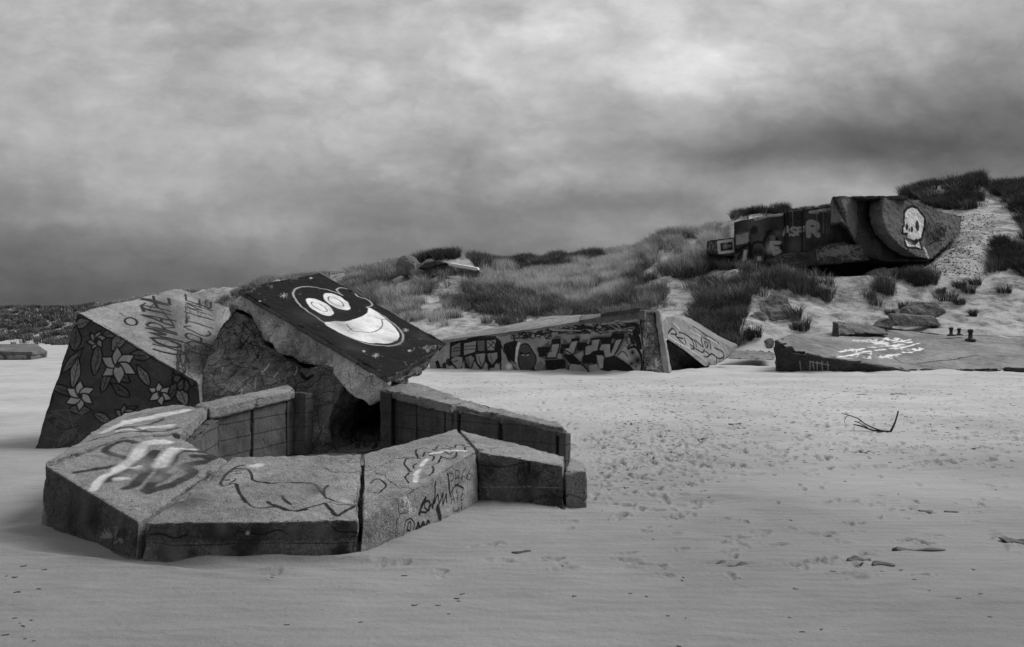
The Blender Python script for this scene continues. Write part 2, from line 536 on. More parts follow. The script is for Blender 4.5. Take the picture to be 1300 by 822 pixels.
Z += np.where(near, bigw * .035 * np.clip((YY - 12) / 20, 0.25, 1.4) + fbm(flat, .55, 3, 44).reshape(Z.shape) * .045 * np.clip((YY - 22) / 12, 0, 1), 0)
rip = fbm(flat * np.array([1, 2.6, 1]), 1.6, 3, 33).reshape(Z.shape)    # low wind-blown unevenness
Z += np.where(near, rip * (.010 + .012 * np.clip((YY - 13) / 10, 0, 1)), 0)


def dent(x, yv, rx, ry, ang, dep, rim=.35):
    i0, i1 = np.searchsorted(ys, [yv - rx * 2.4, yv + rx * 2.4])
    p0 = CX + FOC * (x - rx * 2.4) / yv; p1 = CX + FOC * (x + rx * 2.4) / yv
    j0, j1 = np.searchsorted(pxs, [p0 - 3, p1 + 3])
    if i1 <= i0 or j1 <= j0: return
    dx = XX[i0:i1, j0:j1] - x; dy = YY[i0:i1, j0:j1] - yv
    c, s = math.cos(ang), math.sin(ang)
    u, v = (dx * c + dy * s) / rx, (-dx * s + dy * c) / ry
    r2 = u * u + v * v
    Z[i0:i1, j0:j1] += -dep * np.exp(-r2 ** 1.6) + dep * rim * np.exp(-((np.sqrt(r2) - 1.45) ** 2) / .12)


R = random.Random(5)
def trampled(n, f, dep, size):
    for _ in range(n):
        px, py = f()
        if py < 476: continue
        yv = EYE * FOC / (py - HY)
        a = R.uniform(-.5, 2.0); k = size * R.uniform(.7, 1.15)
        x_ = (px - CX) / FOC * yv; dp_ = dep * R.uniform(.5, 1.2)
        dent(x_, yv, .10 * k, .05 * k, a, dp_, .3)
        if yv < 20: dent(x_ - .15 * k * math.cos(a), yv - .15 * k * math.sin(a), .045 * k, .038 * k, a, dp_ * .9, .3); dent(x_ + R.gauss(0, .12) * k, yv + R.gauss(0, .1) * k, .03 * k, .02 * k, a + 1, dp_ * .5, .5)


trampled(1900, lambda: (R.uniform(530, 1400), R.triangular(477, 600, 486)), .055, 1.0)
trampled(260, lambda: (R.gauss(820, 60), R.gauss(575, 26)), .045, .9)
trampled(110, lambda: (R.gauss(790, 40), R.gauss(498, 8)), .05, 1.1)
trampled(220, lambda: (R.uniform(700, 1330), R.triangular(520, 740, 560)), .03, .62)
for cx_, cy_, n in [(820, 623, 16), (840, 597, 14), (890, 637, 14), (960, 678, 12), (945, 588, 12), (870, 655, 8), (925, 683, 9), (1050, 680, 18), (1045, 712, 26), (1100, 640, 9), (1160, 648, 9), (1090, 712, 10), (1290, 690, 8), (1265, 680, 8), (807, 716, 6), (830, 673, 8), (1010, 718, 10), (1230, 590, 10), (710, 708, 8), (640, 712, 8), (620, 690, 6), (560, 728, 6), (360, 725, 5), (490, 716, 7)]:
    for _ in range(n):                                                 # little scuffs: paw and shoe marks
        px, py = cx_ + R.gauss(0, 9), cy_ + R.gauss(0, 3)
        yv = EYE * FOC / (py - HY)
        k = R.uniform(.5, 1.1)
        dent((px - CX) / FOC * yv, yv, .05 * k, .026 * k, R.uniform(-.4, 1.2), .022 * k, .25)
for px, py, a in [(1150, 698, .1), (1240, 570, .2), (990, 660, .1), (1075, 728, 0), (905, 714, .1), (940, 716, .1)]:
    yv = EYE * FOC / (py - HY); dent((px - CX) / FOC * yv, yv, .2, .02, a, .02)
# scour round the foreground ring and drift behind it
dent(1.35, 8.1, 1.0, .3, .1, .05, .3)
dent(-3.3, 6.3, 1.6, .12, -.35, .03, .3); dent(-1.9, 5.98, 1.2, .1, 0, .03, .3)


def drift(p, q, hgt, wid, seed):
    '''sand banked against the foot of a wall that runs from p to q'''
    p, q = np.array(p[:2], float), np.array(q[:2], float)
    m_ = wid * 2.5
    i0, i1 = np.searchsorted(ys, [min(p[1], q[1]) - m_, max(p[1], q[1]) + m_])
    X_, Y_ = XX[i0:i1], YY[i0:i1]
    d = q - p; L = d @ d
    t_ = np.clip(((X_ - p[0]) * d[0] + (Y_ - p[1]) * d[1]) / L, 0, 1)
    r = np.hypot(X_ - p[0] - t_ * d[0], Y_ - p[1] - t_ * d[1])
    w_ = np.clip(.55 + .8 * fbm(np.c_[(t_ * math.sqrt(L)).ravel(), np.zeros(t_.size), np.zeros(t_.size)], 1.3 / max(wid, .2) * .4, 3, seed), 0, 1.4).reshape(r.shape)
    Z[i0:i1] += hgt * w_ * np.exp(-(r / wid) ** 2)


for p, q, h_, w_, sd_ in [(G(63, 668), G(180, 711), .02, .16, 1), (G(180, 711), G(457, 706), .02, .15, 2), (G(459, 705), G(606, 641), .02, .18, 3), (G(606, 641), G(744, 643), .03, .2, 4), (G(38, 571), G(130, 572), .04, .3, 5),
                          (P(548, 0, 38.2), P(820, 0, 34.2), .12, .6, 6), (P(840, 0, 34.6), P(905, 0, 38.6), .14, .7, 7), (P(985, 0, 36.2), P(1170, 0, 35.9), .08, .5, 8), (P(1170, 0, 36.3), P(1330, 0, 37.6), .12, .6, 9)]:
    drift(p, q, h_, w_, sd_)


def ground(px, Y):
    """height of the sheet at photo column px, distance Y (arrays)"""
    px = np.atleast_1d(px).astype(float); Y = np.atleast_1d(Y).astype(float)
    j = np.clip(np.searchsorted(pxs, px) - 1, 0, NP - 2); i = np.clip(np.searchsorted(ys, Y) - 1, 0, NY - 2)
    a = np.clip((px - pxs[j]) / (pxs[j + 1] - pxs[j]), 0, 1); b = np.clip((Y - ys[i]) / (ys[i + 1] - ys[i]), 0, 1)
    return (Z[i, j] * (1 - a) + Z[i, j + 1] * a) * (1 - b) + (Z[i + 1, j] * (1 - a) + Z[i + 1, j + 1] * a) * b


def ground_xy(x, Y):
    return ground(CX + FOC * np.atleast_1d(x) / np.atleast_1d(Y), Y)


def sand_material():
    m, t = new_mat('sand')
    co = t.n('ShaderNodeTexCoord').outputs['Object']
    big = t.noise(co, .35, 4, .5, .4)
    mid = t.noise(t.mul(co, (1, 2.2, 1)), 2.2, 5, .6)
    fin = t.noise(co, 120, 2, .7)
    v = t.m('ADD', t.mr(big, .35, .65, .86, 1.1), t.mr(mid, .3, .7, -.07, .07))
    v = t.m('ADD', v, t.mr(fin, .3, .7, -.10, .10))
    # shell grit: sparse dark and pale grains
    vo = t.n('ShaderNodeTexVoronoi', {'Vector': co, 'Scale': 16.0})
    cell = t.n('ShaderNodeSeparateColor', {0: vo.outputs['Color']}).outputs[0]
    nr = t.mr(vo.outputs['Distance'], .05, .14, 1, 0)
    v = t.m('SUBTRACT', v, t.m('MULTIPLY', t.m('MULTIPLY', nr, t.mr(cell, .9, .92, 0, 1)), .4))
    v = t.m('ADD', v, t.m('MULTIPLY', t.m('MULTIPLY', nr, t.mr(cell, .06, .04, 0, 1)), .3))
    # the firm damp sand close by is darker than the dry sand further up the beach
    sx = t.n('ShaderNodeSeparateXYZ', {0: co})
    edge = t.m('ADD', sx.outputs[1], t.m('MULTIPLY', t.m('SUBTRACT', t.noise(co, .25, 4, .6), .5), 12.0))
    damp = t.mr(edge, 6, 18, 1, 0)
    v = t.m('MULTIPLY', v, t.mr(damp, 0, 1, .45, .24))
    # dead stems and litter that darken the sand between the marram
    lit = t.m('MULTIPLY', t.mr(sx.outputs[2], 1.0, 2.2, 0, 1), t.mr(t.noise(co, .8, 8, .8), .44, .60, 0, .7))
    v = t.m('MULTIPLY', v, t.m('SUBTRACT', 1.0, lit))
    cc = t.n('ShaderNodeCombineColor', {0: v, 1: v, 2: v}).outputs[0]
    wv = t.n('ShaderNodeTexWave', {'Vector': co, 'Scale': 2.6, 'Distortion': 5.0, 'Detail': 3.0, 'Detail Scale': 1.2}, bands_direction='Y').outputs['Fac']
    h = t.m('ADD', t.m('MULTIPLY', mid, .8), t.m('MULTIPLY', wv, .12))
    h = t.m('ADD', h, t.m('MULTIPLY', t.noise(co, 22, 5, .7), .35))
    bp = t.n('ShaderNodeBump', {'Strength': .8, 'Distance': .04, 'Height': h}).outputs[0]
    b = t.n('ShaderNodeBsdfPrincipled', {'Base Color': cc, 'Roughness': .92, 'Normal': bp})
    b.inputs['Specular IOR Level'].default_value = .15
    t.n('ShaderNodeOutputMaterial', {'Surface': b.outputs[0]})
    return m


M['sand'] = sand_material()
ii = np.arange(NY - 1)[:, None] * NP + np.arange(NP - 1)[None, :]
quads = np.stack([ii, ii + 1, ii + NP + 1, ii + NP], -1).reshape(-1, 4)
o = link_mesh('ground', np.c_[XX.ravel(), YY.ravel(), Z.ravel()], quads, M['sand'], origin=(0, 0, 0))
tag(o, 'pale trampled sand beach rising into marram dunes', 'ground', kind='structure')
# ------------------------------------------------------------------ the gun-pit ring in the foreground
BZ = -0.25
def down(p, z=BZ, out=(0, 0)): return np.array([p[0] + out[0], p[1] + out[1], z])
ring = empty('gun_pit_ring', (-1.7, 8.2, 0), 'low polygonal concrete gun pit ring of cracked sloping slabs in the foreground sand', 'gun pit')

# slab with the painted letters (left front)
a0, a1, a2, a3, a4 = P(58, 592, 7.17), P(176, 663.5, 6.14), P(288, 586, 7.45), P(219, 552, 8.25), P(155, 558, 7.85)
top = [a0, a1, a2, a3, a4]
bot = [down(a0, BZ, (-.04, -.05)), down(a1, BZ, (0, -.08)), down(a2), down(a3), down(a4)]
s = Surf(a0, a1, a3, tol=.3, cosmin=.8, facing=(0, 0, 1))
DK, WH = .06, .62
for pts, w in [([(178, 568.6), (156, 567), (137, 573), (134, 578), (156, 584), (162, 589), (139, 595.5), (97, 601)], .07),
               ([(136, 612), (166, 596), (197, 580)], .12), ([(193, 583), (186, 600), (174, 615), (160, 622)], .10), ([(150, 604), (182, 601)], .09),
               ([(186, 625), (208, 600), (228, 578), (250, 577), (270, 581), (266, 590), (232, 596), (246, 603), (226, 615), (190, 627)], .11),
               ([(196, 616), (214, 606)], .08), ([(246, 584), (262, 586)], .10)]:
    s.stroke(pts, w, .045, .85, soft=.8)
for pts, w in [([(119, 622), (130, 609), (156, 597)], .08), ([(150, 598), (172, 584), (184, 570), (206, 564)], .12), ([(195, 570), (212, 566)], .14),
               ([(204, 594), (212, 584), (222, 576)], .13), ([(222, 575), (246, 574)], .05), ([(148, 611), (160, 610)], .07), ([(168, 597), (176, 595)], .05)]:
    s.stroke(pts, w, WH, .8, soft=.9)
for k in range(14):
    s.blob(R.uniform(150, 235), R.uniform(568, 615), R.uniform(.06, .14), .42 if k % 2 else .10, .35)
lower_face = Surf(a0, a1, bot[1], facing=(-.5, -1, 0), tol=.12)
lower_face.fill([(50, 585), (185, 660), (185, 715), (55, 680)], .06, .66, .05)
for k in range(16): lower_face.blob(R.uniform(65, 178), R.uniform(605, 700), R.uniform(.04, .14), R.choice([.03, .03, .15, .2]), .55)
lower_face.scribble(125, 665, 165, 690, 4, .012, .4, .6, 3)
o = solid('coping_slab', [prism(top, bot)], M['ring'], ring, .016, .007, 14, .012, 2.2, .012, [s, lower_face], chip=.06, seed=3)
o['label'] = 'slab with blurred spray painted letters S A R'
# slab with the bird
b0, b1, b2, b3 = P(183.5, 665, 6.12), P(454, 661, 6.22), P(458, 577, 7.92), P(296, 581.5, 7.6)
bot = [down(b0, BZ, (0, -.08)), down(b1, BZ, (.02, -.07)), down(b2), down(b3)]
s = Surf(b0, b1, b2, tol=.2, cosmin=.8, facing=(0, 0, 1))
BK = .035
for pts, w in [([(280.5, 617.8), (286, 608), (294, 602.5), (304, 601), (314, 602), (319, 606), (323, 614), (342, 617.3), (359, 617.3), (383, 615.7), (399, 618.6), (407, 626.7), (415, 634)], .022),
               ([(296, 601), (304, 597.5), (312, 597)], .03), ([(280.5, 617.8), (284, 620.4), (292, 618.5), (299, 616.2)], .022), ([(299, 616.2), (304.7, 628.3), (313.6, 639.6), (325, 644.8), (347.5, 644.5), (367, 648.5), (389.5, 646), (410.5, 640.4)], .018),
               ([(302, 618), (305, 630), (312, 640)], .022), ([(412, 639.6), (420, 648), (428, 655.8), (438, 650), (451, 641.2)], .03), ([(451, 641.2), (432, 638), (414, 633), (411, 624), (417, 619)], .02),
               ([(339.5, 638), (349, 643), (359, 646), (372, 649), (388, 648)], .03), ([(358, 630.7), (361, 636), (368.5, 642)], .025), ([(297, 606.5), (305, 605.5)], .018), ([(288, 613), (291, 612.6)], .03), ([(292, 617), (301, 611)], .012)]:
    s.stroke(pts, w * 1.15, .022, .95, soft=.8)
for k in range(9): s.blob(R.uniform(200, 450), R.uniform(585, 655), R.uniform(.08, .25), .10, .4)
s.blob(382, 623, .14, .12, .4); s.blob(395, 624, .10, .12, .45); s.blob(322, 598, .07, .6, .7); s.blob(331, 596, .05, .6, .7); s.blob(438, 636, .06, .5, .6); s.blob(372, 626, .12, .45, .3)
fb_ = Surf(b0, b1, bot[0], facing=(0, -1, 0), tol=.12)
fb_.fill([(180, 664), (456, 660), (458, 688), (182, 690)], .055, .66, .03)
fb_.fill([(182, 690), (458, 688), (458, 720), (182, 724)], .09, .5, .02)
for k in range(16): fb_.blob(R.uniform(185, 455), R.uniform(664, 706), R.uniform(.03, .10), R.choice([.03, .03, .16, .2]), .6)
fb_.stroke([(186, 690), (250, 692), (330, 690), (456, 690)], .006, .02, .7)
fb_.stroke([(190, 680), (205, 679), (222, 682), (236, 679)], .012, .015, .9); fb_.stroke([(300, 675), (330, 678), (352, 674), (365, 678)], .010, .015, .9); fb_.stroke([(420, 668), (432, 675), (452, 677)], .010, .015, .9)
fb_.blob(315, 677, .012, .8, 1)
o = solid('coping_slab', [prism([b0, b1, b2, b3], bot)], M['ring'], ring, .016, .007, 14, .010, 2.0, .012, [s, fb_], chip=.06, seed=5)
o['label'] = 'slab with a spray painted bird outline'
# slab with the flower chain
c0, c1, c2, c3 = P(461, 660, 6.24), P(605, 572, 8.05), P(579, 545, 9.35), P(462, 577, 7.92)
bot = [down(c0, BZ, (-.03, -.07)), down(c1, BZ, (.04, -.05)), down(c2), down(c3)]
s = Surf(c0, c1, c3, tol=.2, cosmin=.8, facing=(0, 0, 1))
for pts in [[(532, 581), (521, 580.5), (514.8, 582.5), (513.8, 588), (517, 594), (522, 599)], [(552.6, 572), (545, 568.5), (537, 566.8), (529, 569.5), (527.7, 575), (530.5, 580)],
            [(552.6, 570), (555, 564.5), (562, 561.5), (569, 563), (575.7, 567.7)], [(559, 578.8), (557, 586), (550, 589), (541.5, 588)], [(561, 580), (571, 583), (577, 581), (580, 574)],
            [(578, 566), (579, 561.5), (584, 560), (589, 562)], [(590, 570), (591, 564), (596, 562)], [(525, 594), (524, 590), (529, 587.5)], [(537, 579), (540, 574.5), (548, 574.5)], [(546, 578), (551, 579), (549, 584)],
            [(561, 569), (566, 567.5), (572, 569.5)], [(565, 574), (570, 576.5), (575, 574)], [(549, 591), (550, 598), (545, 604)], [(519, 600), (515, 606), (519, 613)], [(470, 612), (476, 608), (484, 610), (490, 617), (482, 625), (474, 625)]]:
    s.stroke(pts, .02, .02, .95, soft=.6)
for pts in [[(527, 602), (532, 596)], [(535, 590), (541.5, 582.5)], [(548, 576), (560, 574)], [(577.6, 570.8), (590.5, 571.9)], [(528, 612), (529, 604)], [(563, 572), (573, 572)]]:
    s.stroke(pts, .05, .66, .85, soft=.8)
for k in range(8): s.blob(R.uniform(470, 590), R.uniform(560, 640), R.uniform(.08, .22), .11, .38)
f = Surf(c0, c1, bot[1], facing=(.5, -1, 0), tol=.12)
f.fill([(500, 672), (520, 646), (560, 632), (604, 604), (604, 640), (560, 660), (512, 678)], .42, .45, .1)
f.scribble(508, 625, 522, 650, 9, .012, .6, .8, 5)
for pts, w in [([(532, 652), (535, 642), (540, 633)], .03), ([(533, 650), (541, 651), (546, 640), (541, 637), (538, 644), (544, 649), (548, 641)], .016), ([(553, 612), (552, 628), (549, 645)], .022),
               ([(551, 640), (556, 628), (558, 640), (563, 626), (563, 640), (568, 628), (568, 637)], .018), ([(569, 602), (571, 616), (573, 630)], .02), ([(512, 680), (514, 664), (520, 658), (526, 664), (525, 674)], .012), ([(517, 674), (518, 664), (521, 663), (521, 673), (517, 674)], .014),
               ([(529, 672), (531, 664), (533, 671), (537, 664), (538, 670), (543, 662), (545, 667)], .025), ([(556, 646), (559, 656)], .06), ([(577, 644), (577, 649), (582, 649), (584, 645)], .012), ([(587, 638), (587, 647)], .01), ([(574, 626), (580, 617), (588, 620)], .014)]:
    f.stroke(pts, w * 1.25, .015, .97, soft=.6)
f.text('PB66', (571, 619), (6.0, -2.0), (0, -17), .012, .04, .85, .22)
f.text('A16', (573.5, 640), (4.4, -1.6), (0, -14), .012, .03, .95, .3)
o = solid('coping_slab', [prism([c0, c1, c2, c3], bot)], M['ring'], ring, .014, .007, 14, .010, 2.0, .012, [s, f], chip=.05, seed=7)
o['label'] = 'slab with a chain of painted flowers and black tags on its side'
# slab running off to the right
d0, d1, d2, d3 = P(609, 574, 8.06), P(714, 592, 8.0), P(716, 579, 8.7), P(584, 546, 9.35)
bot = [down(d0, BZ, (0, -.05)), down(d1, BZ, (0, -.04)), down(d2), down(d3)]
s = Surf(d0, d1, d3, tol=.2, cosmin=.8, facing=(0, 0, 1))
s.scribble(680, 570, 706, 577, 5, .012, .05, .6, 4)
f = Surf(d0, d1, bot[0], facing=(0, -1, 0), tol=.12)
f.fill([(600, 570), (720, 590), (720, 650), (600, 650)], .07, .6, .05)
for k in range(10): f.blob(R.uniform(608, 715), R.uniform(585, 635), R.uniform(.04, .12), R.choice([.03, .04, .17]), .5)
f.stroke([(609, 592), (640, 592), (676, 586)], .010, .02, .9); f.stroke([(672, 588), (671, 600)], .022, .02, .9); f.stroke([(609, 618), (660, 618), (714, 619)], .008, .35, .6)
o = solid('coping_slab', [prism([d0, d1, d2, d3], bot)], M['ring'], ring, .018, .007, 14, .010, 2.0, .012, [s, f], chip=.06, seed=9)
e0, e1, e2 = P(717, 597, 8.0), P(746, 598, 8.0), P(724, 581, 8.75)
core = [down(a0, .40, (.2, .15)), down(a1, .12, (.12, .25)), down(b1, .11, (-.1, .25)), down(c1, .33, (-.25, .3)), down(d1, .12, (-.2, .2)), down(e1, .12, (-.15, .15)), down(P(742, 588, 8.4), .12, (-.1, -.08)),
        down(d2, .30, (0, -.06)), down(d3, .50, (0, -.06)), down(c3, .42, (0, -.05)), down(b3, .42, (0, -.05)), down(a3, .5, (0, -.05))]
solid('ring_core', [([core[i], core[i + 1], core[11 - i], core[10 - i]] + [down(core[i]), down(core[i + 1]), down(core[11 - i]), down(core[10 - i])], []) for i in ()] or [prism([core[0], core[1], core[10], core[11]], [down(p) for p in (core[0], core[1], core[10], core[11])]),
      prism([core[1], core[2], core[9], core[10]], [down(p) for p in (core[1], core[2], core[9], core[10])]), prism([core[2], core[3], core[8], core[9]], [down(p) for p in (core[2], core[3], core[8], core[9])]),
      prism([core[3], core[4], core[7], core[8]], [down(p) for p in (core[3], core[4], core[7], core[8])]), prism([core[4], core[5], core[6], core[7]], [down(p) for p in (core[4], core[5], core[6], core[7])])], M['mass'], ring, .06, .01, 6, bevel=.01, seed=77)
bot = [down(e0, BZ, (0, -.03)), down(e1, BZ), down(e2)]
solid('coping_end', [prism([P(717.5, 600, 7.98), e1, P(742, 588, 8.4), e2], [down(P(717.5, 600, 7.98)), down(e1), down(P(742, 588, 8.4)), down(e2)])], M['ring'], ring, .018, .007, 14, .01, 2, .018, chip=.05, seed=10)
# left rear slab with white smears
l0, l1, l2, l3, l4, l5, l6 = P(58, 587, 7.3), P(153, 526, 9.7), P(222, 514, 10.35), P(264, 517, 9.5), P(229, 551, 8.4), P(218, 549.5, 8.4), P(153, 555.5, 7.98)
cap = [l0, l1, l2, l3, l4, l5, l6]
s = Surf(l1, l3, l6, tol=.4, cosmin=.75, facing=(0, 0, 1))
for pts, w, v in [([(135, 547), (160, 536), (185, 528), (236, 520)], .16, .6), ([(160, 534), (200, 527), (232, 522)], .12, .62), ([(172, 543), (190, 538), (214, 535)], .16, .6), ([(150, 547), (176, 541)], .08, .55),
                  ([(150, 545), (185, 535), (205, 529)], .08, .05), ([(112, 556), (150, 550), (205, 541), (225, 536)], .07, .05), ([(165, 541), (190, 545)], .06, .07)]:
    s.stroke(pts, w, v, .75, soft=.9)
solid('coping_slab', [prism(cap, [down(p, p[2] - .14) for p in cap])], M['ring'], ring, .02, .007, 14, .012, 2, .016, [s], chip=.05, seed=11)['label'] = 'slab smeared with white paint'
ins = [l0 + [.06, .06, 0], l1 + [.1, -.1, 0], l2 + [0, -.15, 0], l3 + [-.16, -.02, 0], l4 + [-.14, .02, 0], l6 + [0, .05, 0]]
solid('slab_base', [prism([down(p, p[2] - .145) for p in ins], [down(p) for p in ins])], M['ringwall'], ring, .05, .006, 8, bevel=.01, seed=12)


def panel_wall(name, A, B, top_a, top_b, cuts, thick=.14, mat='ringwall', seed=1, groove=.035):
    """upright board-marked wall from A to B whose face is divided by deep dark slots at the fractions in cuts"""
    A, B = np.array(A[:2]), np.array(B[:2])
    d = B - A; L = np.linalg.norm(d); d = d / L; nrm = np.array([-d[1], d[0]])
    if nrm[1] < 0: nrm = -nrm
    parts = []
    ed = [0] + list(cuts) + [1]
    for i in range(len(ed) - 1):
        f0 = ed[i] + (groove / 2 / L if i else 0); f1 = ed[i + 1] - (groove / 2 / L if i < len(ed) - 2 else 0)
        p0, p1 = A + d * L * f0, A + d * L * f1
        z0, z1 = top_a + (top_b - top_a) * f0, top_a + (top_b - top_a) * f1
        off = random.Random(seed * 9 + i).uniform(-.01, .01) * nrm
        q0, q1 = p0 + nrm * thick * .6, p1 + nrm * thick * .6
        t_ = [[*(p0 + off), z0], [*(p1 + off), z1], [*q1, z1], [*q0, z0]]
        parts.append(prism([np.array(x) for x in t_], [np.array([x[0], x[1], BZ]) for x in t_]))
    q = [A + nrm * thick * .55, B + nrm * thick * .55, B + nrm * thick, A + nrm * thick]
    zz = [top_a - .01, top_b - .01, top_b - .01, top_a - .01]
    parts.append(prism([np.array([*p, z]) for p, z in zip(q, zz)], [np.array([*p, BZ]) for p in q]))
    return solid(name, parts, M[mat], ring, .03, .006, 9, .006, 2.5, .008, seed=seed)


# left inner wall: coping and panels
w0, w1 = P(266, 519, 9.52), P(374, 494.5, 11.3)
w2, w3 = P(366, 488.5, 11.85), P(246, 514.5, 9.95)
solid('coping_beam', [prism([w0, w1, w2, w3], [down(p, p[2] - .13) for p in (w0, w1, w2, w3)])], M['ring'], ring, .018, .007, 14, .012, 2, .02, chip=.05, seed=13)
L0, L1 = l4 + [-.06, .06, 0], w0 + [-.05, .04, 0]
panel_wall('pit_wall', L0, L1, l4[2] - .14, w0[2] - .13, [.35, .8], seed=14)
panel_wall('pit_wall', w0 + [-.03, .05, 0], w1 + [-.03, .06, 0], w0[2] - .12, w1[2] - .13, [.09, .47, .9], seed=15)
j0, j1 = P(374, 500, 11.32), P(388, 499, 11.3)
solid('wall_post', [prism([P(373, 498, 11.33), P(388, 499, 11.3), P(398, 500, 11.55), P(378, 498, 11.8)], [down(p) for p in (P(373, 498, 11.33), P(388, 499, 11.3), P(398, 500, 11.55), P(378, 498, 11.8))])], M['ringwall'], ring, .03, .008, 9, .012, 3, .02, chip=.04, seed=16)
# right inner wall
f0, f1, f2, f3, f4 = P(490, 494.5, 11.4), P(572, 513, 10.35), P(596, 510, 10.75), P(533, 487, 11.9), P(494, 487, 12.05)
solid('coping_beam', [prism([f0, f1, f2, f3, f4], [down(p, p[2] - .13) for p in (f0, f1, f2, f3, f4)])], M['ring'], ring, .018, .007, 14, .018, 2.5, .02, chip=.06, seed=17)
panel_wall('pit_wall', P(497, 500, 11.45), P(574, 520, 10.4), f0[2] - .12, f1[2] - .12, [.03, .44, .9], mat='ringwall', seed=18)
solid('wall_post', [prism([P(482.5, 497, 11.35), P(497, 498, 11.3), P(500, 497, 11.6), P(487, 496, 11.65)], [down(p) for p in (P(482.5, 497, 11.35), P(497, 498, 11.3), P(500, 497, 11.6), P(487, 496, 11.65))])], M['ringwall'], ring, .03, .006, 9, bevel=.015, chip=.05, seed=19)
g0, g1, g2, g3 = P(577, 515, 10.3), P(720, 545, 9.5), P(706, 536, 10.05), P(597, 509, 10.8)
solid('rough_beam', [prism([g0, g1, g2, g3], [down(p, p[2] - .10) for p in (g0, g1, g2, g3)])], M['ring'], ring, .018, .012, 12, .022, 4, .02, chip=.07, seed=20)
panel_wall('pit_wall', g0 + [-.02, -.035, 0], g1 + [-.02, -.035, 0], g0[2] - .05, g1[2] - .05, [.06, .44, .93], mat='ringwall', seed=21, groove=.05)

# ------------------------------------------------------------------ leaning block at the left
A1, A2, B1 = P(98, 397, 12.8), P(252, 487, 12.0), P(37, 574, 11.9)
fr = Surf(A1, A2, B1, tol=.12, facing=(0, -1, 0))
B2 = fr.hit(266, 600)
T1 = P(229, 365, 14.8)
tp = Surf(A1, A2, T1, tol=.12, facing=(0, -.5, 1))
T2 = tp.hit(291, 390)
C1 = np.array([B1[0] + 1.2, B1[1] + 3.2, BZ]); C2 = np.array([T2[0] + .3, T2[1] + .9, BZ])
B1 = fr.hit(37, 578); B1s, B2s = B1 + [0, 0, -.15], B2 + [0, 0, -.15]
fr.fill([(90, 392), (262, 490), (275, 612), (20, 590)], .045, .92, .05)                       # black-brown ground coat
for x, y_, r, v, a in [(130, 470, .45, .12, .5), (200, 470, .35, .11, .45), (150, 520, .4, .10, .5), (110, 430, .3, .11, .5), (90, 520, .3, .12, .4), (225, 545, .4, .12, .45), (70, 550, .35, .13, .5), (170, 440, .2, .16, .4), (180, 545, .3, .14, .4)]:
    fr.blob(x, y_, r, v, a)
# brushed jungle of leaves and blossoms over the dark ground coat
def leaf(x, y_, L, W, ang, v, rib=True):
    c_, s_ = math.cos(math.radians(ang)), math.sin(math.radians(ang))
    q = lambda u, w_: (x + u * c_ - w_ * s_, y_ + u * s_ + w_ * c_)
    o_ = [q(0, 0), q(L * .25, W * .8), q(L * .55, W), q(L * .85, W * .4), q(L, 0), q(L * .85, -W * .4), q(L * .55, -W), q(L * .25, -W * .8)]
    fr.fill(o_, v, .9, .012, curve=True); fr.stroke(o_, .026, .012, .95, closed=True)
    if rib:
        fr.stroke([q(L * .08, 0), q(L * .5, W * .12), q(L * .92, 0)], .014, .02, .9)
        for f_ in (.3, .5, .7): fr.stroke([q(L * f_, 0), q(L * (f_ + .14), W * .6)], .009, .02, .8); fr.stroke([q(L * f_, 0), q(L * (f_ + .14), -W * .6)], .009, .02, .8)
LR = random.Random(17)
for row in range(7):
    for k in range(6):
        x = 52 + row * -2 + k * 36 + LR.uniform(-8, 8) + (row % 2) * 14; y_ = 412 + row * 25 + k * 6 + LR.uniform(-5, 5)
        leaf(x, y_, LR.uniform(26, 44), LR.uniform(5, 8), LR.uniform(-150, 30), LR.choice([.12, .16, .22, .28, .10]))
for (x, y_, rr, v) in [(150, 464, 26, .45), (100, 502, 20, .50), (202, 500, 18, .48), (122, 432, 14, .32), (156, 526, 16, .28)]:
    for k in range(6):
        leaf(x + 2 * math.cos(k * 1.05), y_ + 3 * math.sin(k * 1.05), rr, rr * .26, k * 60 + x, v, False)
    fr.fill(fr.ell(x, y_, 3.4, 4), .03, .95)
fr.blob(60, 556, .4, .07, .7); fr.blob(110, 556, .4, .07, .7); fr.blob(170, 560, .35, .07, .6)
for k in range(9):
    a = k * 2 * math.pi / 9; c_, s_ = math.cos(a), math.sin(a)
    ex, ey = 234 + 15 * c_, 476 + 22 * s_
    fr.fill([(234 + 4 * c_, 476 + 5 * s_), (234 + 11 * c_ - 5 * s_, 476 + 15 * s_ + 5 * c_), (ex, ey), (234 + 11 * c_ + 5 * s_, 476 + 15 * s_ - 5 * c_)], .10, .9, .01, curve=True)
    fr.stroke([(234 + 4 * c_, 476 + 5 * s_), (234 + 11 * c_ - 5 * s_, 476 + 15 * s_ + 5 * c_), (ex, ey), (234 + 11 * c_ + 5 * s_, 476 + 15 * s_ - 5 * c_)], .03, .01, .95, closed=True)
fr.fill(fr.ell(234, 476, 4, 6), .02, .95)
fr.scribble(45, 520, 120, 568, 12, .012, .2, .5, 9, 4)
fr.stroke([(98, 398), (150, 428), (190, 452), (250, 487)], .03, .015, .8)
tp.blob(235, 400, .5, .12, .35); tp.blob(262, 440, .5, .10, .6); tp.blob(215, 400, .35, .14, .3); tp.blob(268, 460, .45, .09, .7); tp.blob(250, 470, .3, .10, .4)
tp.fill([(186, 424), (186, 385), (218, 376), (232, 408), (240, 440), (262, 470), (268, 430), (262, 400), (244, 372), (276, 386), (284, 400), (268, 470), (246, 470), (226, 440), (200, 440)], .10, .5, .3, curve=True)
tp.text('UOMRATHE', (234, 452), (-2.2, -7.2), (-38, -9), .05, .03, .9, .3, .07)
tp.text('IOPCTIME', (270, 458), (-.2, -7.4), (-33, -9), .04, .035, .85, .3, .07)
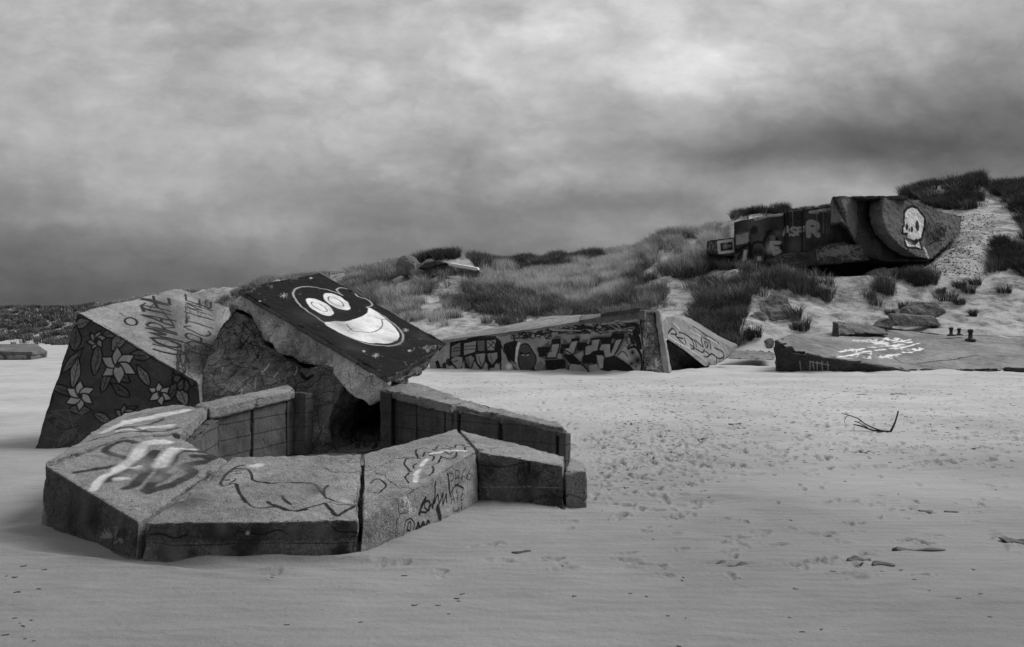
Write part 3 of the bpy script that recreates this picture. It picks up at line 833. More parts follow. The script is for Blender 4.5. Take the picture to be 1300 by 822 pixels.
tp.scribble(222, 430, 262, 474, 12, .022, .04, .7, 14)
tp.stroke([(184, 385), (181, 390), (190, 394)], .03, .03, .9); tp.stroke([(190, 392), (196, 386), (202, 392), (212, 403), (222, 414)], .022, .03, .9)
tp.stroke(tp.ell(166, 409, 8, 5, 15), .04, .025, .9, closed=True); tp.stroke([(152, 398), (158, 402)], .02, .05, .7); tp.stroke([(222, 462), (236, 463), (244, 458)], .02, .05, .7)
tp.scribble(236, 380, 272, 405, 9, .016, .05, .8, 12)
block = solid('leaning_block', [([A1, A2, T1, T2, B1s, B2s, C1, C2], [[0, 1, 5, 4], [0, 2, 3, 1], [0, 4, 6, 2], [2, 6, 7, 3], [1, 3, 7, 5], [4, 5, 7, 6]])], M['block'], None, .017, .007, 8, .02, 1.6, .03, [fr, tp], chip=.05, seed=23, origin=(-6.0, 12.8, 0))
tag(block, 'leaning concrete block with a dark painted front and scrawled letters on its pale top', 'concrete block')

# ------------------------------------------------------------------ tilted bunker slab with the smiling face
SB, SL, SR = P(503, 477, 11.5), P(303, 368, 13.0), P(568, 437, 13.5)
rf = Surf(SB, SL, SR, tol=.06, facing=(0, -.4, 1))
ST = rf.hit(405, 346); SB2 = rf.hit(492, 480)
bunker = empty('tilted_bunker', (-2.8, 13, 0), 'tilted bunker roof painted black with a large white smiling face', 'bunker')
rf.fill([(290, 362), (410, 338), (590, 436), (500, 500)], .009, .97, .03)
OL = .42
rf.stroke([(381.8, 389.5), (373, 377), (375.4, 367), (392, 363.5), (412, 367), (431, 373.4)], .035, OL, .85)
rf.stroke([(434.6, 375.5), (427.5, 369), (433.5, 365.4), (446.5, 369), (454, 376.6), (465.8, 381), (472, 386.3), (471, 389), (465.8, 391)], .035, OL, .85)
rf.stroke([(466, 391), (478.8, 397), (493.8, 406.8), (506.8, 417.5), (512, 427), (508.5, 435.5), (493.8, 439.4), (472.3, 437.6), (446.5, 429.3), (420.6, 416.4), (381.8, 389.5)], .04, .35, .8)
rf.fill([(470, 391.7), (466, 398), (459.4, 402), (440, 408), (412, 410), (429, 421.8), (455, 432), (476.6, 436.2), (493.8, 435.8), (504.5, 431), (506, 421.8), (493.8, 409)], .80, .97, .012, curve=True)
for (cx_, cy_, a_, b_) in [(406, 390, 19.5, 7.6), (427.5, 383.2, 19, 7.2)]:
    rf.fill(rf.ell(cx_, cy_, a_, b_, 28), .78, .97, .012); rf.stroke(rf.ell(cx_ - 1, cy_, 11, 3.4, 27), .022, .03, .95, closed=True)
rf.stroke([(440, 412), (444, 417.5), (450, 421), (468, 422.3), (480, 419.5), (485.7, 412), (484, 406)], .022, .05, .9); rf.stroke([(476, 403), (484, 406), (489, 405.5)], .02, .06, .9); rf.stroke([(441, 421), (447, 417)], .02, .08, .8)
for cx_, cy_, k in [(360, 375.5, 6), (477, 451, 5), (515, 419, 4), (330, 383, 2), (520, 445, 2), (462, 446, 2), (395, 353, 2), (500, 396, 1.6)]:
    for a in range(4):
        rf.stroke([(cx_ - k * math.cos(a * .8), cy_ - k * .6 * math.sin(a * .8)), (cx_ + k * math.cos(a * .8), cy_ + k * .6 * math.sin(a * .8))], .012, .5, .8)
for k in range(150):
    x, y_ = R.uniform(310, 560), R.uniform(350, 475)
    rf.blob(x, y_, R.uniform(.006, .014), R.uniform(.1, .35), .7)
for k in range(26): rf.blob(R.uniform(320, 560), R.uniform(350, 475), R.uniform(.1, .25), .05, .3)
rf.scribble(308, 362, 345, 372, 6, .014, .2, .6, 31)
rf.scribble(520, 436, 556, 448, 6, .012, .3, .6, 30)
dn = -rf.n
thk = .07
roof = [SL, SB2, SB, SR, ST]
low = [SL + dn * thk, SB2 + dn * thk, SB + dn * (thk + .06) + [-.02, .08, 0], SR + dn * (thk + .06) + [-.12, -.1, 0], ST + dn * thk]
s_ = solid('painted_roof', [prism(roof, low)], M['roof'], bunker, .014, .006, 9, .012, 1.6, .018, [rf], chip=.08, seed=25)
# pale broken side of the slab
sd = Surf(SL, SB2, P(470, 513, 11.45), facing=(0, -1, 0))
outl = [(300, 372), (291, 386), (300, 392), (314, 399), (325, 410), (333, 431), (344, 437), (356, 452), (369, 456), (382, 464), (401, 466), (420, 469), (435, 488), (451, 507), (470, 515), (483, 507), (491, 486)]
face = [sd.hit(x, y_) + [0, .05, 0] for x, y_ in outl]
face[0] = SL + dn * (thk - .01) + [0.05, .06, 0]; face[-1] = SB2 + dn * (thk - .02) + [0, .06, 0]
solid('slab_side', [extrude(face, [.25, 1.6, .36])], M['slab'], bunker, .018, .016, 11, .05, 2.4, .02, chip=.05, seed=27)
rim = [SB + dn * .10 + [-.02, .06, 0], SR + dn * .12 + [-.14, -.1, 0], SR + dn * .5 + [-.35, -.2, 0], P(533, 476, 12.3), P(505, 487, 11.7)]
solid('broken_rim', [extrude(rim, [-.9, .9, -.05])], M['mass'], bunker, .02, .03, 9, .05, 3, .02, chip=.05, seed=28)
# dark broken mass under it
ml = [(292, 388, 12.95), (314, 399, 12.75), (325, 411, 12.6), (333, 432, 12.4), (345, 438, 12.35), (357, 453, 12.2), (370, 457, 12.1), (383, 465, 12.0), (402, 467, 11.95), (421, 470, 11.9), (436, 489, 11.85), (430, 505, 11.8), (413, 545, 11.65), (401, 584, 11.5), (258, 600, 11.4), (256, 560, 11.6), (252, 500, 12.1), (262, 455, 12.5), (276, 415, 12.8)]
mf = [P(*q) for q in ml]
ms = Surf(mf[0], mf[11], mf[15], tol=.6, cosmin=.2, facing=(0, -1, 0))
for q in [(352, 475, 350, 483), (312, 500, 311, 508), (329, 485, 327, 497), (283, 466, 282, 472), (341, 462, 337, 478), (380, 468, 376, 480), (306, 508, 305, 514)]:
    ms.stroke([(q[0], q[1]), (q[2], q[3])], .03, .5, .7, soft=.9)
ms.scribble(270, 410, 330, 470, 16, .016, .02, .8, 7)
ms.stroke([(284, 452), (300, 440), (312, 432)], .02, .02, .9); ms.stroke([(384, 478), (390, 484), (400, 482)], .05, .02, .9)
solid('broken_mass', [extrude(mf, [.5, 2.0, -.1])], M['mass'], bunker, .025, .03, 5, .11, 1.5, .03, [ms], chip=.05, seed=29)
bk = [P(396, 600, 14.2), P(396, 440, 14.2), P(508, 462, 14.2), P(508, 600, 14.2)]
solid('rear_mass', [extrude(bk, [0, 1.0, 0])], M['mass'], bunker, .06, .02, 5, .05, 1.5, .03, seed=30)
sw = [P(499, 600, 11.75), P(497, 600, 14.4), P(497, 447, 14.4), P(499, 486, 11.75)]  # unseen wall added to keep light from the right out of the cavity
solid('side_light_blocker', [extrude(sw, [.22, .02, 0])], M['mass'], bunker, .06, .02, 5, .02, 1.5, .02, seed=78)
fl = [P(405, 584, 11.2), P(489, 580, 11.3), P(488, 540, 12.9), P(425, 535, 13.1)]
fs = Surf(fl[0], fl[1], fl[2], tol=.2, facing=(0, 0, 1)); fs.scribble(432, 545, 478, 570, 14, .022, .02, .9, 8)
solid('fallen_panel', [prism(fl, [down(p) for p in fl])], M['mass'], bunker, .03, .01, 7, .02, 2, .02, [fs], seed=31)
# ------------------------------------------------------------------ half-buried painted wall in the middle
mid = empty('buried_bunker', (1.5, 36, 0), 'long half buried bunker with graffiti wall and brick pier end, mid beach', 'bunker')
h0, h1, h2 = P(545, 478, 38.6), P(818, 482, 34.4), P(812, 398, 34.9)
wf = Surf(h0, h1, h2, tol=.3, facing=(0, -1, 0), cosmin=.7)
hb = wf.hit
front = [hb(545, 480), hb(818, 484), hb(812, 398), hb(764, 404.5), hb(728, 412), hb(680, 419), hb(620, 425), hb(565, 431), hb(545, 435)]
LG, GY, BL = .40, .19, .013
for k in range(30): wf.blob(R.uniform(560, 815), R.uniform(405, 475), R.uniform(.3, .8), R.uniform(.25, .5), .5)
def z2(pts): return [(550 + x / 7.647, 390 + y_ / 7.647) for x, y_ in pts]
def z3(pts): return [(680 + x / 7.222, 390 + y_ / 7.222) for x, y_ in pts]
# lettering at the left: four hatched blocks with teeth
wf.fill(z2([(160, 340), (290, 320), (620, 300), (660, 330), (665, 520), (600, 590), (270, 620), (240, 560), (160, 520)]), BL, .95)
for p, v in [([(178, 385), (265, 345), (262, 465), (180, 490)], .2), ([(302, 355), (418, 330), (408, 435), (300, 468)], .3), ([(432, 330), (500, 325), (498, 430), (436, 425)], .14), ([(520, 328), (608, 318), (590, 420), (526, 420)], .35),
             ([(170, 520), (215, 480), (285, 490), (285, 560), (262, 605), (220, 560)], .33), ([(315, 490), (370, 470), (400, 500), (365, 600), (330, 545)], .22), ([(415, 460), (505, 450), (500, 520), (468, 585), (430, 540)], .33), ([(525, 455), (620, 440), (625, 490), (575, 560), (540, 520)], .3)]:
    wf.fill(z2(p), v, .95)
for p in [[(280, 600), (300, 520), (310, 600)], [(375, 620), (400, 530), (450, 600), (410, 620)], [(470, 620), (510, 530), (550, 600)], [(590, 620), (600, 560), (620, 540), (660, 620)]]: wf.fill(z2(p), LG, .9)
for p in [[(190, 400), (255, 395)], [(190, 430), (255, 425)], [(310, 385), (405, 375)], [(308, 415), (400, 405)], [(530, 340), (590, 400)], [(590, 335), (530, 400)], [(560, 325), (600, 360)], [(440, 480), (465, 560)], [(555, 470), (575, 540)], [(180, 540), (240, 520)], [(330, 480), (350, 560)]]:
    wf.stroke(z2(p), .05, .02, .8)
for p, w in [([(40, 540), (60, 600), (105, 605), (110, 560)], .22), ([(340, 320), (450, 300), (600, 290)], .16), ([(535, 580), (545, 625)], .1), ([(655, 530), (655, 630)], .08), ([(150, 530), (160, 545)], .3), ([(160, 535), (215, 580), (235, 620)], .1),
             ([(770, 250), (790, 330)], .08), ([(620, 260), (800, 255)], .05), ([(660, 370), (690, 450)], .06)]:
    wf.stroke(z2(p), w, BL, .9)
# the hooded egg-shaped head
wf.fill(z2([(680, 380), (740, 340), (830, 345), (810, 540), (740, 545), (710, 480)]), BL, .95, curve=True)
wf.fill(z2([(830, 400), (870, 362), (920, 365), (960, 420), (1000, 500), (975, 590), (930, 640), (870, 630), (835, 570), (825, 480)]), .075, .97, curve=True)
wf.stroke(z2([(830, 400), (870, 362), (920, 365), (960, 420), (1000, 500), (975, 590), (930, 640), (870, 630), (835, 570), (825, 480)]), .07, BL, .9, closed=True)
wf.fill(z2([(820, 345), (850, 345), (825, 440), (815, 540), (795, 540), (800, 430)]), .7, .95)
wf.stroke(z2([(850, 445), (895, 465), (935, 445)]), .10, BL, .95); wf.stroke(z2([(865, 465), (885, 470)]), .05, .5, .9); wf.stroke(z2([(905, 470), (925, 464)]), .05, .5, .9)
wf.fill(z2([(745, 510), (770, 530), (845, 600), (820, 625), (770, 600)]), .3, .9); wf.stroke(z2([(745, 520), (800, 610), (850, 620)]), .08, BL, .9)
wf.blob(*z2([(735, 580)])[0], .15, .85, 1)
wf.fill(z2([(990, 560), (1050, 520), (1110, 600), (1080, 645), (1010, 640)]), .2, .9); wf.stroke(z2([(970, 600), (1020, 650), (1110, 640)]), .1, BL, .9)
# big block letters at the right
wf.fill(z3([(10, 380), (80, 350), (200, 260), (320, 330), (380, 250), (450, 300), (570, 250), (690, 190), (820, 190), (840, 320), (740, 430), (620, 480), (560, 620), (90, 615), (100, 500), (40, 460)]), .10, .9, .1, curve=True)
for p in [[(20, 370), (130, 365), (105, 450), (30, 460)], [(145, 300), (230, 290), (225, 330), (145, 330)], [(240, 345), (310, 340), (310, 380), (250, 375), (260, 430), (215, 420)], [(325, 290), (400, 280), (405, 305), (330, 310)], [(385, 330), (515, 320), (515, 355), (455, 360), (450, 400), (380, 400)],
          [(500, 290), (600, 275), (580, 400), (555, 400)], [(600, 280), (700, 275), (695, 330), (600, 340)], [(690, 245), (815, 240), (815, 290), (690, 295)], [(560, 400), (630, 400), (630, 440), (560, 440)], [(85, 490), (270, 480), (275, 560), (190, 610), (100, 605)], [(245, 440), (330, 420), (430, 520), (340, 540), (300, 500)],
          [(430, 450), (560, 400), (560, 520), (430, 520)], [(620, 480), (740, 450), (860, 530), (940, 620), (600, 610)], [(690, 340), (735, 320), (690, 420)]]:
    wf.fill(z3(p), .014, .96)
for p, v in [([(150, 340), (225, 330), (190, 465), (150, 470), (95, 470), (105, 420), (150, 415)], .34), ([(330, 315), (395, 305), (350, 440), (290, 430), (255, 390), (315, 375)], .34), ([(515, 300), (595, 290), (570, 400), (530, 400), (490, 440), (450, 440), (455, 365), (515, 350)], .32), ([(600, 340), (690, 335), (690, 420), (735, 300), (800, 290), (720, 450), (640, 470), (625, 400), (580, 390)], .36),
             ([(190, 425), (235, 430), (240, 475), (190, 470)], .34), ([(350, 440), (430, 405), (440, 440), (410, 500)], .3), ([(560, 445), (625, 445), (615, 560), (585, 560)], .42), ([(295, 515), (440, 540), (480, 600), (440, 620), (320, 620)], .33), ([(490, 540), (560, 525), (605, 600), (600, 622), (500, 620)], .38), ([(200, 610), (270, 560), (280, 615)], .4)]:
    wf.fill(z3(p), v, .96)
for p in [[(95, 470), (150, 340), (225, 330), (190, 465), (95, 470)], [(255, 390), (330, 315), (395, 305), (350, 440), (255, 390)], [(450, 440), (455, 365), (515, 300), (595, 290), (570, 400), (490, 440)], [(580, 390), (600, 340), (690, 335), (690, 420), (735, 300), (800, 290), (720, 450), (640, 470), (580, 390)]]:
    wf.stroke(z3(p), .06, .01, .95, curve=False)
for p in [[(135, 330), (150, 265), (235, 262), (245, 330)], [(310, 320), (330, 260), (410, 255), (420, 310)], [(480, 330), (510, 265), (610, 255), (690, 250)], [(680, 250), (700, 215), (820, 215), (835, 300), (745, 440)]]:
    wf.stroke(z3(p), .10, .26, .9)
wf.stroke(z3([(330, 500), (300, 560), (330, 620)]), .07, BL, .9); wf.stroke(z3([(430, 530), (490, 600), (450, 625)]), .07, BL, .9)
wf.fill(z3([(760, 430), (800, 410), (845, 440), (840, 490)]), .42, .95, curve=True); wf.stroke(z3([(755, 440), (800, 408), (850, 460)]), .05, BL, .9)
wf.fill(z3([(850, 400), (920, 380), (965, 470), (960, 590), (925, 600), (860, 520)]), .36, .95, curve=True); wf.stroke(z3([(850, 380), (920, 370), (975, 470), (970, 590), (940, 625)]), .12, BL, .95)
for x, y_, r in [(890, 418, .12), (935, 490, .22), (880, 518, .09), (920, 545, .05)]: wf.blob(*z3([(x, y_)])[0], r, .01, 1)
wf.stroke(z3([(895, 170), (930, 280), (960, 370)]), .22, BL, .95)
wf.stroke(z3([(430, 200), (500, 195), (600, 250)]), .06, BL, .9); wf.fill(z3([(390, 250), (430, 215), (520, 205), (580, 245), (480, 260)]), .32, .8)
wf.scribble(700, 408, 812, 424, 40, .06, .02, .9, 5); wf.scribble(795, 412, 812, 440, 18, .06, .02, .9, 6); wf.scribble(640, 415, 700, 430, 22, .06, .02, .9, 8); wf.scribble(690, 404, 810, 420, 12, .045, .5, .55, 15)
solid('graffiti_wall', [extrude(front, [.6, 3.0, .0])], M['far'], mid, .045, .012, 4, .03, .8, .04, [wf], chip=.08, seed=41)
# roof that falls towards the left
r0, r1, r2, r3, r4 = hb(548, 434) + [0, -.05, 0], hb(680, 418) + [0, -.05, .03], hb(740, 408) + [0, -.05, .03], P(738, 399.5, 40.5), P(700, 401.5, 41)
r5, r6 = P(640, 414, 41), P(560, 431, 41.5)
solid('roof', [prism([r0, r1, r2, r3, r4, r5, r6], [p + [0, .05, -.4] for p in (r0, r1, r2, r3, r4, r5, r6)])], M['top'], mid, .09, .01, 4, .03, .8, .03, seed=42)
q0, q1, q2, q3 = hb(735, 408), hb(818, 397), P(830, 393.5, 38.2), P(738, 399, 39.5)
solid('roof_ledge', [prism([q0 + [0, -.06, .05], q1 + [0, -.06, .08], q2, q3], [p + [0, 0, -.3] for p in (q0, q1, q2, q3)])], M['farmid'], mid, .09, .02, 4, .04, .8, .03, chip=.08, seed=43)
t0, t1 = hb(763, 404.6), hb(811, 397.6)
solid('lintel', [prism([t0 + [0, -.3, .22], t1 + [0, -.3, .22], t1 + [0, .2, .22], t0 + [0, .2, .22]], [t0 + [0, -.3, .06], t1 + [0, -.3, .06], t1 + [0, .2, .06], t0 + [0, .2, .06]])], M['fardark'], mid, .1, .01, 4, bevel=.02, seed=44)
pr = [hb(819, 484) + [0, .02, 0], P(843, 482, 34.9), P(832, 396, 35.6), hb(813, 397)]
ps = Surf(pr[0], pr[1], pr[3], tol=.3, facing=(0, -1, 0)); ps.scribble(820, 455, 842, 474, 9, .06, .35, .6, 3); ps.scribble(818, 410, 832, 440, 14, .05, .35, .5, 4)
solid('brick_pier', [extrude(pr, [.3, 2.2, 0])], M['brick'], mid, .05, .03, 4, .05, 1.5, .03, [ps], chip=.08, seed=45)
pe = [P(843, 482, 34.85), P(852, 482, 34.9), P(837, 394, 35.5), P(831, 395, 35.5)]
solid('pier_edge', [extrude(pe, [.3, 1.2, 0])], M['far'], mid, .06, .02, 4, .03, 1.5, .03, chip=.06, seed=46)

# ------------------------------------------------------------------ slab leaning on the end of it
Ls = Surf(P(843, 428, 36.5), P(898, 463, 38.5), P(866, 405, 38.5), facing=(0, -1, .5), tol=.3)
ol = [(839, 413), (846, 403), (856, 402), (868, 406), (902, 427), (920, 436), (931, 441), (926, 450), (917, 458), (908, 464), (895, 466), (870, 446), (843, 428)]
def z4(pts): return [(830 + x / 10.275, 395 + y_ / 10.275) for x, y_ in pts]
Ls.fill(z4([(200, 300), (250, 230), (380, 290), (640, 350), (760, 470), (900, 560), (830, 660), (640, 600), (430, 480)]), .38, .7, .1)
for p in [[(190, 290), (240, 230), (300, 300), (230, 300)], [(330, 280), (400, 300), (500, 380), (530, 480), (480, 500)], [(400, 350), (420, 430)], [(440, 320), (540, 400), (560, 470)], [(540, 380), (640, 470), (620, 400), (620, 350)], [(560, 500), (640, 540), (660, 500)], [(660, 400), (700, 430), (690, 480), (665, 440), (660, 400)],
          [(640, 350), (720, 400), (740, 500)], [(700, 600), (760, 560), (820, 620), (810, 680)], [(760, 560), (850, 620), (910, 600), (900, 540), (830, 500), (790, 480)], [(660, 520), (720, 560), (700, 600), (660, 590)], [(280, 310), (340, 380), (420, 470)], [(300, 340), (380, 360)], [(480, 440), (560, 500)], [(520, 200), (700, 330), (850, 420)], [(600, 580), (740, 690)]]:
    Ls.stroke(z4(p), .085, .015, .95)
for p in [[(190, 320), (330, 420), (480, 500), (700, 660)], [(260, 160), (340, 240)], [(700, 350), (830, 420)], [(480, 250), (600, 330)]]: Ls.stroke(z4(p), .09, .6, .7)
sl = solid('leaning_slab', [extrude([Ls.hit(*q) for q in ol], [.5, .9, .1])], M['far'], None, .04, .012, 4, .03, 1, .04, [Ls], chip=.06, seed=48, origin=(7.5, 38.5, 0))
tag(sl, 'pale concrete slab with scribbled graffiti leaning against the brick pier', 'concrete slab')
un = [P(846, 431, 37.4), P(896, 466, 39.2), P(870, 476, 39), P(850, 476, 37.2)]
rb = solid('rubble_mound', [extrude(un, [.6, 1.5, 0])], M['fardark'], None, .05, .06, 4, .12, 1.5, .03, chip=.08, seed=49)
tag(rb, 'dark rough broken concrete lump under the leaning slab', 'rubble')

# ------------------------------------------------------------------ slab lying in the sand at the right
lay = empty('toppled_slab', (17, 40, 0), 'wide cracked concrete slab lying tilted in the sand with white scrawled writing', 'concrete slab')
rows = [
    [(986, 431, 36.6), (1007, 448, 36.3), (1062, 455, 36.2), (1104, 461.5, 36.1), (1143, 469, 36.2), (1172, 471, 36.8), (1230, 469, 37.5), (1300, 468, 38.2), (1380, 470, 38.5)],
    [(993, 428, 38), (1018, 438, 38.6), (1066, 442, 39), (1106, 446, 39.5), (1145, 449, 40), (1178, 450, 40), (1232, 448, 41), (1300, 448, 41.5), (1380, 450, 41.5)],
    [(1000, 425.5, 40), (1030, 429, 42), (1070, 428, 43.5), (1108, 431, 44), (1150, 433, 44.5), (1190, 434, 44.5), (1234, 433, 45), (1300, 434, 45), (1380, 436, 45)],
    [(1012, 424, 44), (1040, 423.5, 45.5), (1075, 420, 47.5), (1112, 418, 48), (1150, 420, 48.5), (1190, 425, 48.5), (1236, 425, 48.5), (1300, 427, 48), (1380, 428, 48)]]
tv = [P(*q) for r in rows for q in r]
n9 = 9
bv = [np.array([p[0], p[1], -.6]) for p in tv]
fc = []
for i in range(3):
    for j in range(8):
        a = i * n9 + j
        fc.append([a, a + 1, a + n9 + 1, a + n9]); fc.append([a + 36, a + n9 + 36, a + n9 + 37, a + 37])
for j in range(8): fc.append([j, j + 36, j + 37, j + 1]); a = 27 + j; fc.append([a, a + 1, a + 37, a + 36])
for i in range(3): a = i * n9; fc.append([a, a + n9, a + n9 + 36, a + 36]); a = i * n9 + 8; fc.append([a, a + 36, a + n9 + 36, a + n9])
ts = Surf(tv[3], tv[6], tv[22], tol=1.2, cosmin=.5, facing=(0, 0, 1))
def z7(pts): return [(1030 + x / 7.647, 400 + y_ / 7.647) for x, y_ in pts]
ts.fill(z7([(540, 270), (600, 240), (760, 150), (1000, 240), (1110, 300), (1110, 400), (780, 395), (520, 340)]), .14, .55, .2)
for p in [[(400, 230), (520, 242), (640, 250), (700, 245)], [(270, 370), (320, 360), (450, 345), (510, 332)], [(250, 422), (330, 405), (440, 385), (520, 365), (575, 355)], [(550, 320), (620, 315)], [(620, 345), (720, 338)], [(670, 305), (790, 290), (900, 275)], [(760, 330), (860, 315), (950, 300), (1050, 285)],
          [(930, 268), (975, 262)], [(800, 258), (880, 250), (960, 242)], [(780, 242), (830, 238), (850, 222)], [(665, 405), (740, 395), (800, 382), (860, 378)], [(890, 368), (975, 360)], [(980, 328), (1030, 345), (1080, 335)], [(1000, 350), (1050, 345)], [(610, 285), (660, 275), (740, 262)], [(720, 215), (750, 235)], [(600, 262), (700, 256)], [(700, 225), (760, 228)]]:
    ts.stroke(z7(p), .16, .78, .9, curve=False, soft=.5)
    ts.scribble(*(lambda q: (min(a[0] for a in q), min(a[1] for a in q) - .6, max(a[0] for a in q) + .1, max(a[1] for a in q) + .6))(z7(p)), 5, .09, .75, .8, int(p[0][0]))
ts.stroke([(1130, 452), (1152, 458), (1180, 459), (1240, 458)], .10, .03, .85); ts.stroke([(1265, 434), (1278, 440), (1296, 443)], .25, .55, .7)
for x, y_, w in [(1200, 437, .5), (1240, 445, .9), (1215, 452, .8), (1280, 452, .9), (1110, 440, .5), (1040, 440, .5)]: ts.blob(x, y_, w, .36, .5)
for x, y_ in [(1051, 441), (1222, 439), (1100, 451), (1270, 461), (1060, 455), (1240, 441)]: ts.blob(x, y_, .35, .07, .7)
solid('slab_body', [(tv + bv, fc)], M['top'], lay, .07, .012, 3, .05, .6, .03, [ts], chip=.08, seed=51)
fe = [P(985, 478, 36.4), P(1165, 480, 36.2), P(1143, 470.5, 36.15), P(1104, 463.5, 36.0), P(1062, 457, 36.1), P(1030, 452, 36.2), P(1007, 450, 36.2), P(985.5, 433, 36.5)]
es = Surf(fe[0], fe[1], fe[4], tol=.3, facing=(0, -1, 0))
for x in (1027, 1032, 1036, 1043, 1050, 1016): es.stroke([(x, 470), (x + R.uniform(-1, 1), 459)], .07, .32, .7)
es.stroke([(1027, 459), (1040, 461), (1052, 463)], .06, .3, .7)
solid('broken_edge', [extrude([p - [0, .08, 0] for p in fe], [.1, .5, 0])], M['fardark'], lay, .05, .05, 3, .09, 1.2, .02, [es], chip=.08, seed=52)
rg = random.Random(4)
parts = []
for k in range(46):                                         # crumbled concrete and bent bars along the broken front edge
    px = rg.uniform(990, 1300); yy = 36.4 + rg.uniform(-.2, .5)
    base_py = np.interp(px, [986, 1007, 1062, 1143, 1172, 1300], [432, 449, 456, 470, 472.5, 470]) + rg.uniform(-1, 2)
    if rg.random() < .35 and px < 1150: continue
    c = P(px, base_py, yy); rr = rg.uniform(.07, .22)
    v = [c + rr * np.array([rg.uniform(.7, 1.3) * a, rg.uniform(.6, 1) * b, rg.uniform(.3, .6) * d]) for a in (-1.4, 1.4) for b in (-1, 1) for d in (-1, 1)]
    parts.append((v, [[0, 1, 3, 2], [4, 6, 7, 5], [0, 4, 5, 1], [2, 3, 7, 6], [0, 2, 6, 4], [1, 5, 7, 3]]))
solid('edge_rubble', parts, M['fardark'], lay, .08, .02, 4, .04, 2, .02, seed=53)['kind'] = 'stuff'
# raised kerb with its end block, along the back of the slab
k0, k1 = P(1057, 427, 43.5), P(1065, 427, 43.6)
solid('kerb_end', [extrude([P(1056.5, 428, 43.5), P(1066, 428, 43.4), P(1064, 411, 43.6), P(1059, 409.5, 43.7)], [.25, .7, 0])], M['fardark'], lay, .05, .03, 4, .03, 2, .02, seed=54)
kb = [P(1064, 426, 44), P(1104, 423.5, 45), P(1128, 425, 45.5), P(1122, 418, 46.5), P(1096, 414.5, 46.3), P(1062, 411, 44.6)]
solid('kerb', [extrude(kb, [.1, .9, .12])], M['farmid'], lay, .07, .04, 3, .06, 1.3, .03, chip=.1, seed=55)
kc = [P(1100, 413, 48.6), P(1143, 418, 48.6), P(1187, 424, 48.6), P(1200, 425.5, 48.6), P(1200, 428.5, 48.5), P(1187, 429, 48.5), P(1143, 423.5, 48.5), P(1100, 417.5, 48.5)]
solid('kerb_lip', [extrude(kc, [0, .25, 0])], M['fardark'], lay, .1, .02, 4, .02, 1.3, .02, seed=56)


def stub(px, py, Y, hgt, wd):
    b = P(px, py, Y); nn = 10; V, T = [], []
    prof = [(1.9, -.15), (1.9, .02), (1.3, .12), (.8, .16), (.7, .7), (1.0, .74), (1.0, 1.0), (.6, 1.06), (0.02, 1.07)]
    for r, h_ in prof:
        for k in range(nn):
            a = 2 * math.pi * k / nn
            V.append(b + [r * wd * math.cos(a), r * wd * math.sin(a), h_ * hgt])
    for i in range(len(prof) - 1):
        for k in range(nn):
            a, c = i * nn + k, i * nn + (k + 1) % nn
            T += [[a, c, c + nn], [a, c + nn, a + nn]]
    link_mesh('iron_stub', V, np.array(T), M['iron'], lay)


stub(1207.5, 425.6, 46.5, .42, .12); stub(1217.5, 425.2, 46.8, .36, .11); stub(1232, 431.5, 44.8, .55, .15)

# small blocks lying in the sand behind it
def lump(name, pts, vec, mat, label, cat, seed, big=.06, group=None, parent=None, res=.06, surfs=(), bevel=.05):
    f = [P(*q) for q in pts]
    o = solid(name, [extrude(f, vec)], M[mat], parent, res, .03, 3.5, big, 1.1, bevel, surfs, chip=.1, seed=seed)
    if parent is None: tag(o, label, cat, group)
    return o


lump('stone_wedge', [(1110, 415, 47.5), (1133.5, 417, 47.3), (1131, 404, 47.6), (1126, 404, 47.8), (1116, 408, 47.8)], [.2, .9, 0], 'farmid', 'small pointed concrete wedge standing behind the kerb of the tilted slab', 'rubble', 61)
lump('sunken_slab', [(1131, 414, 49.2), (1195, 414, 50.5), (1187, 403, 50.8), (1131, 399, 49.5)], [.2, .8, .1], 'farmid', 'flat sunken concrete panel between the pointed wedge and the grassy slope', 'concrete slab', 62, .03)
lump('sunken_block', [(1150, 404, 51.5), (1188, 403, 51.5), (1199, 396, 51.7), (1190, 385.5, 52.2), (1165, 384, 52.4), (1152, 391, 52)], [.3, 1.4, 0], 'farmid', 'rounded concrete block half sunk in sand right of the path', 'rubble', 63, .12)

# boulders of the collapsed foundation in the slope
rk = [
    ('cracked_boulder', [(953, 403, 55), (975, 400, 54.6), (1006, 396, 54.8), (1008, 388, 55.3), (1000, 376, 56), (985, 374, 56.2), (962, 385, 55.8), (954, 393, 55.4)], 'broad cracked concrete boulder with brickwork joints, highest of the slope rubble'),
    ('split_block', [(951, 415, 53.5), (974, 412, 53.2), (975, 398, 54), (964, 397, 54.2), (952, 402, 54)], 'square split concrete block at the left of the slope rubble'),
    ('long_block', [(977, 411, 53.4), (1004, 404, 53.6), (1013, 397, 54), (1008, 391, 54.4), (977, 397, 54)], 'long pale concrete block under the cracked boulder'),
    ('round_boulder', [(1000, 412, 53), (1010, 413, 53), (1018, 409, 53), (1015, 402, 53.4), (1006, 402, 53.4)], 'small round grey boulder at the right end of the slope rubble'),
    ('low_boulder', [(1002, 428, 51), (1024, 428, 51), (1021, 418, 51.6), (1014, 412, 51.9), (1005, 414, 51.8)], 'smooth low boulder just behind the corner of the tilted slab'),
    ('pale_boulder', [(930, 427, 52), (945, 428, 52), (948, 420, 52.4), (940, 412, 52.7), (930, 416, 52.5)], 'pale boulder in the grass nearest the leaning slab'),
    ('edge_block', [(972, 443, 47.5), (985, 443, 47.5), (985, 431, 47.8), (975, 433, 47.9)], 'small upright block beside the raised corner of the tilted slab'),
]
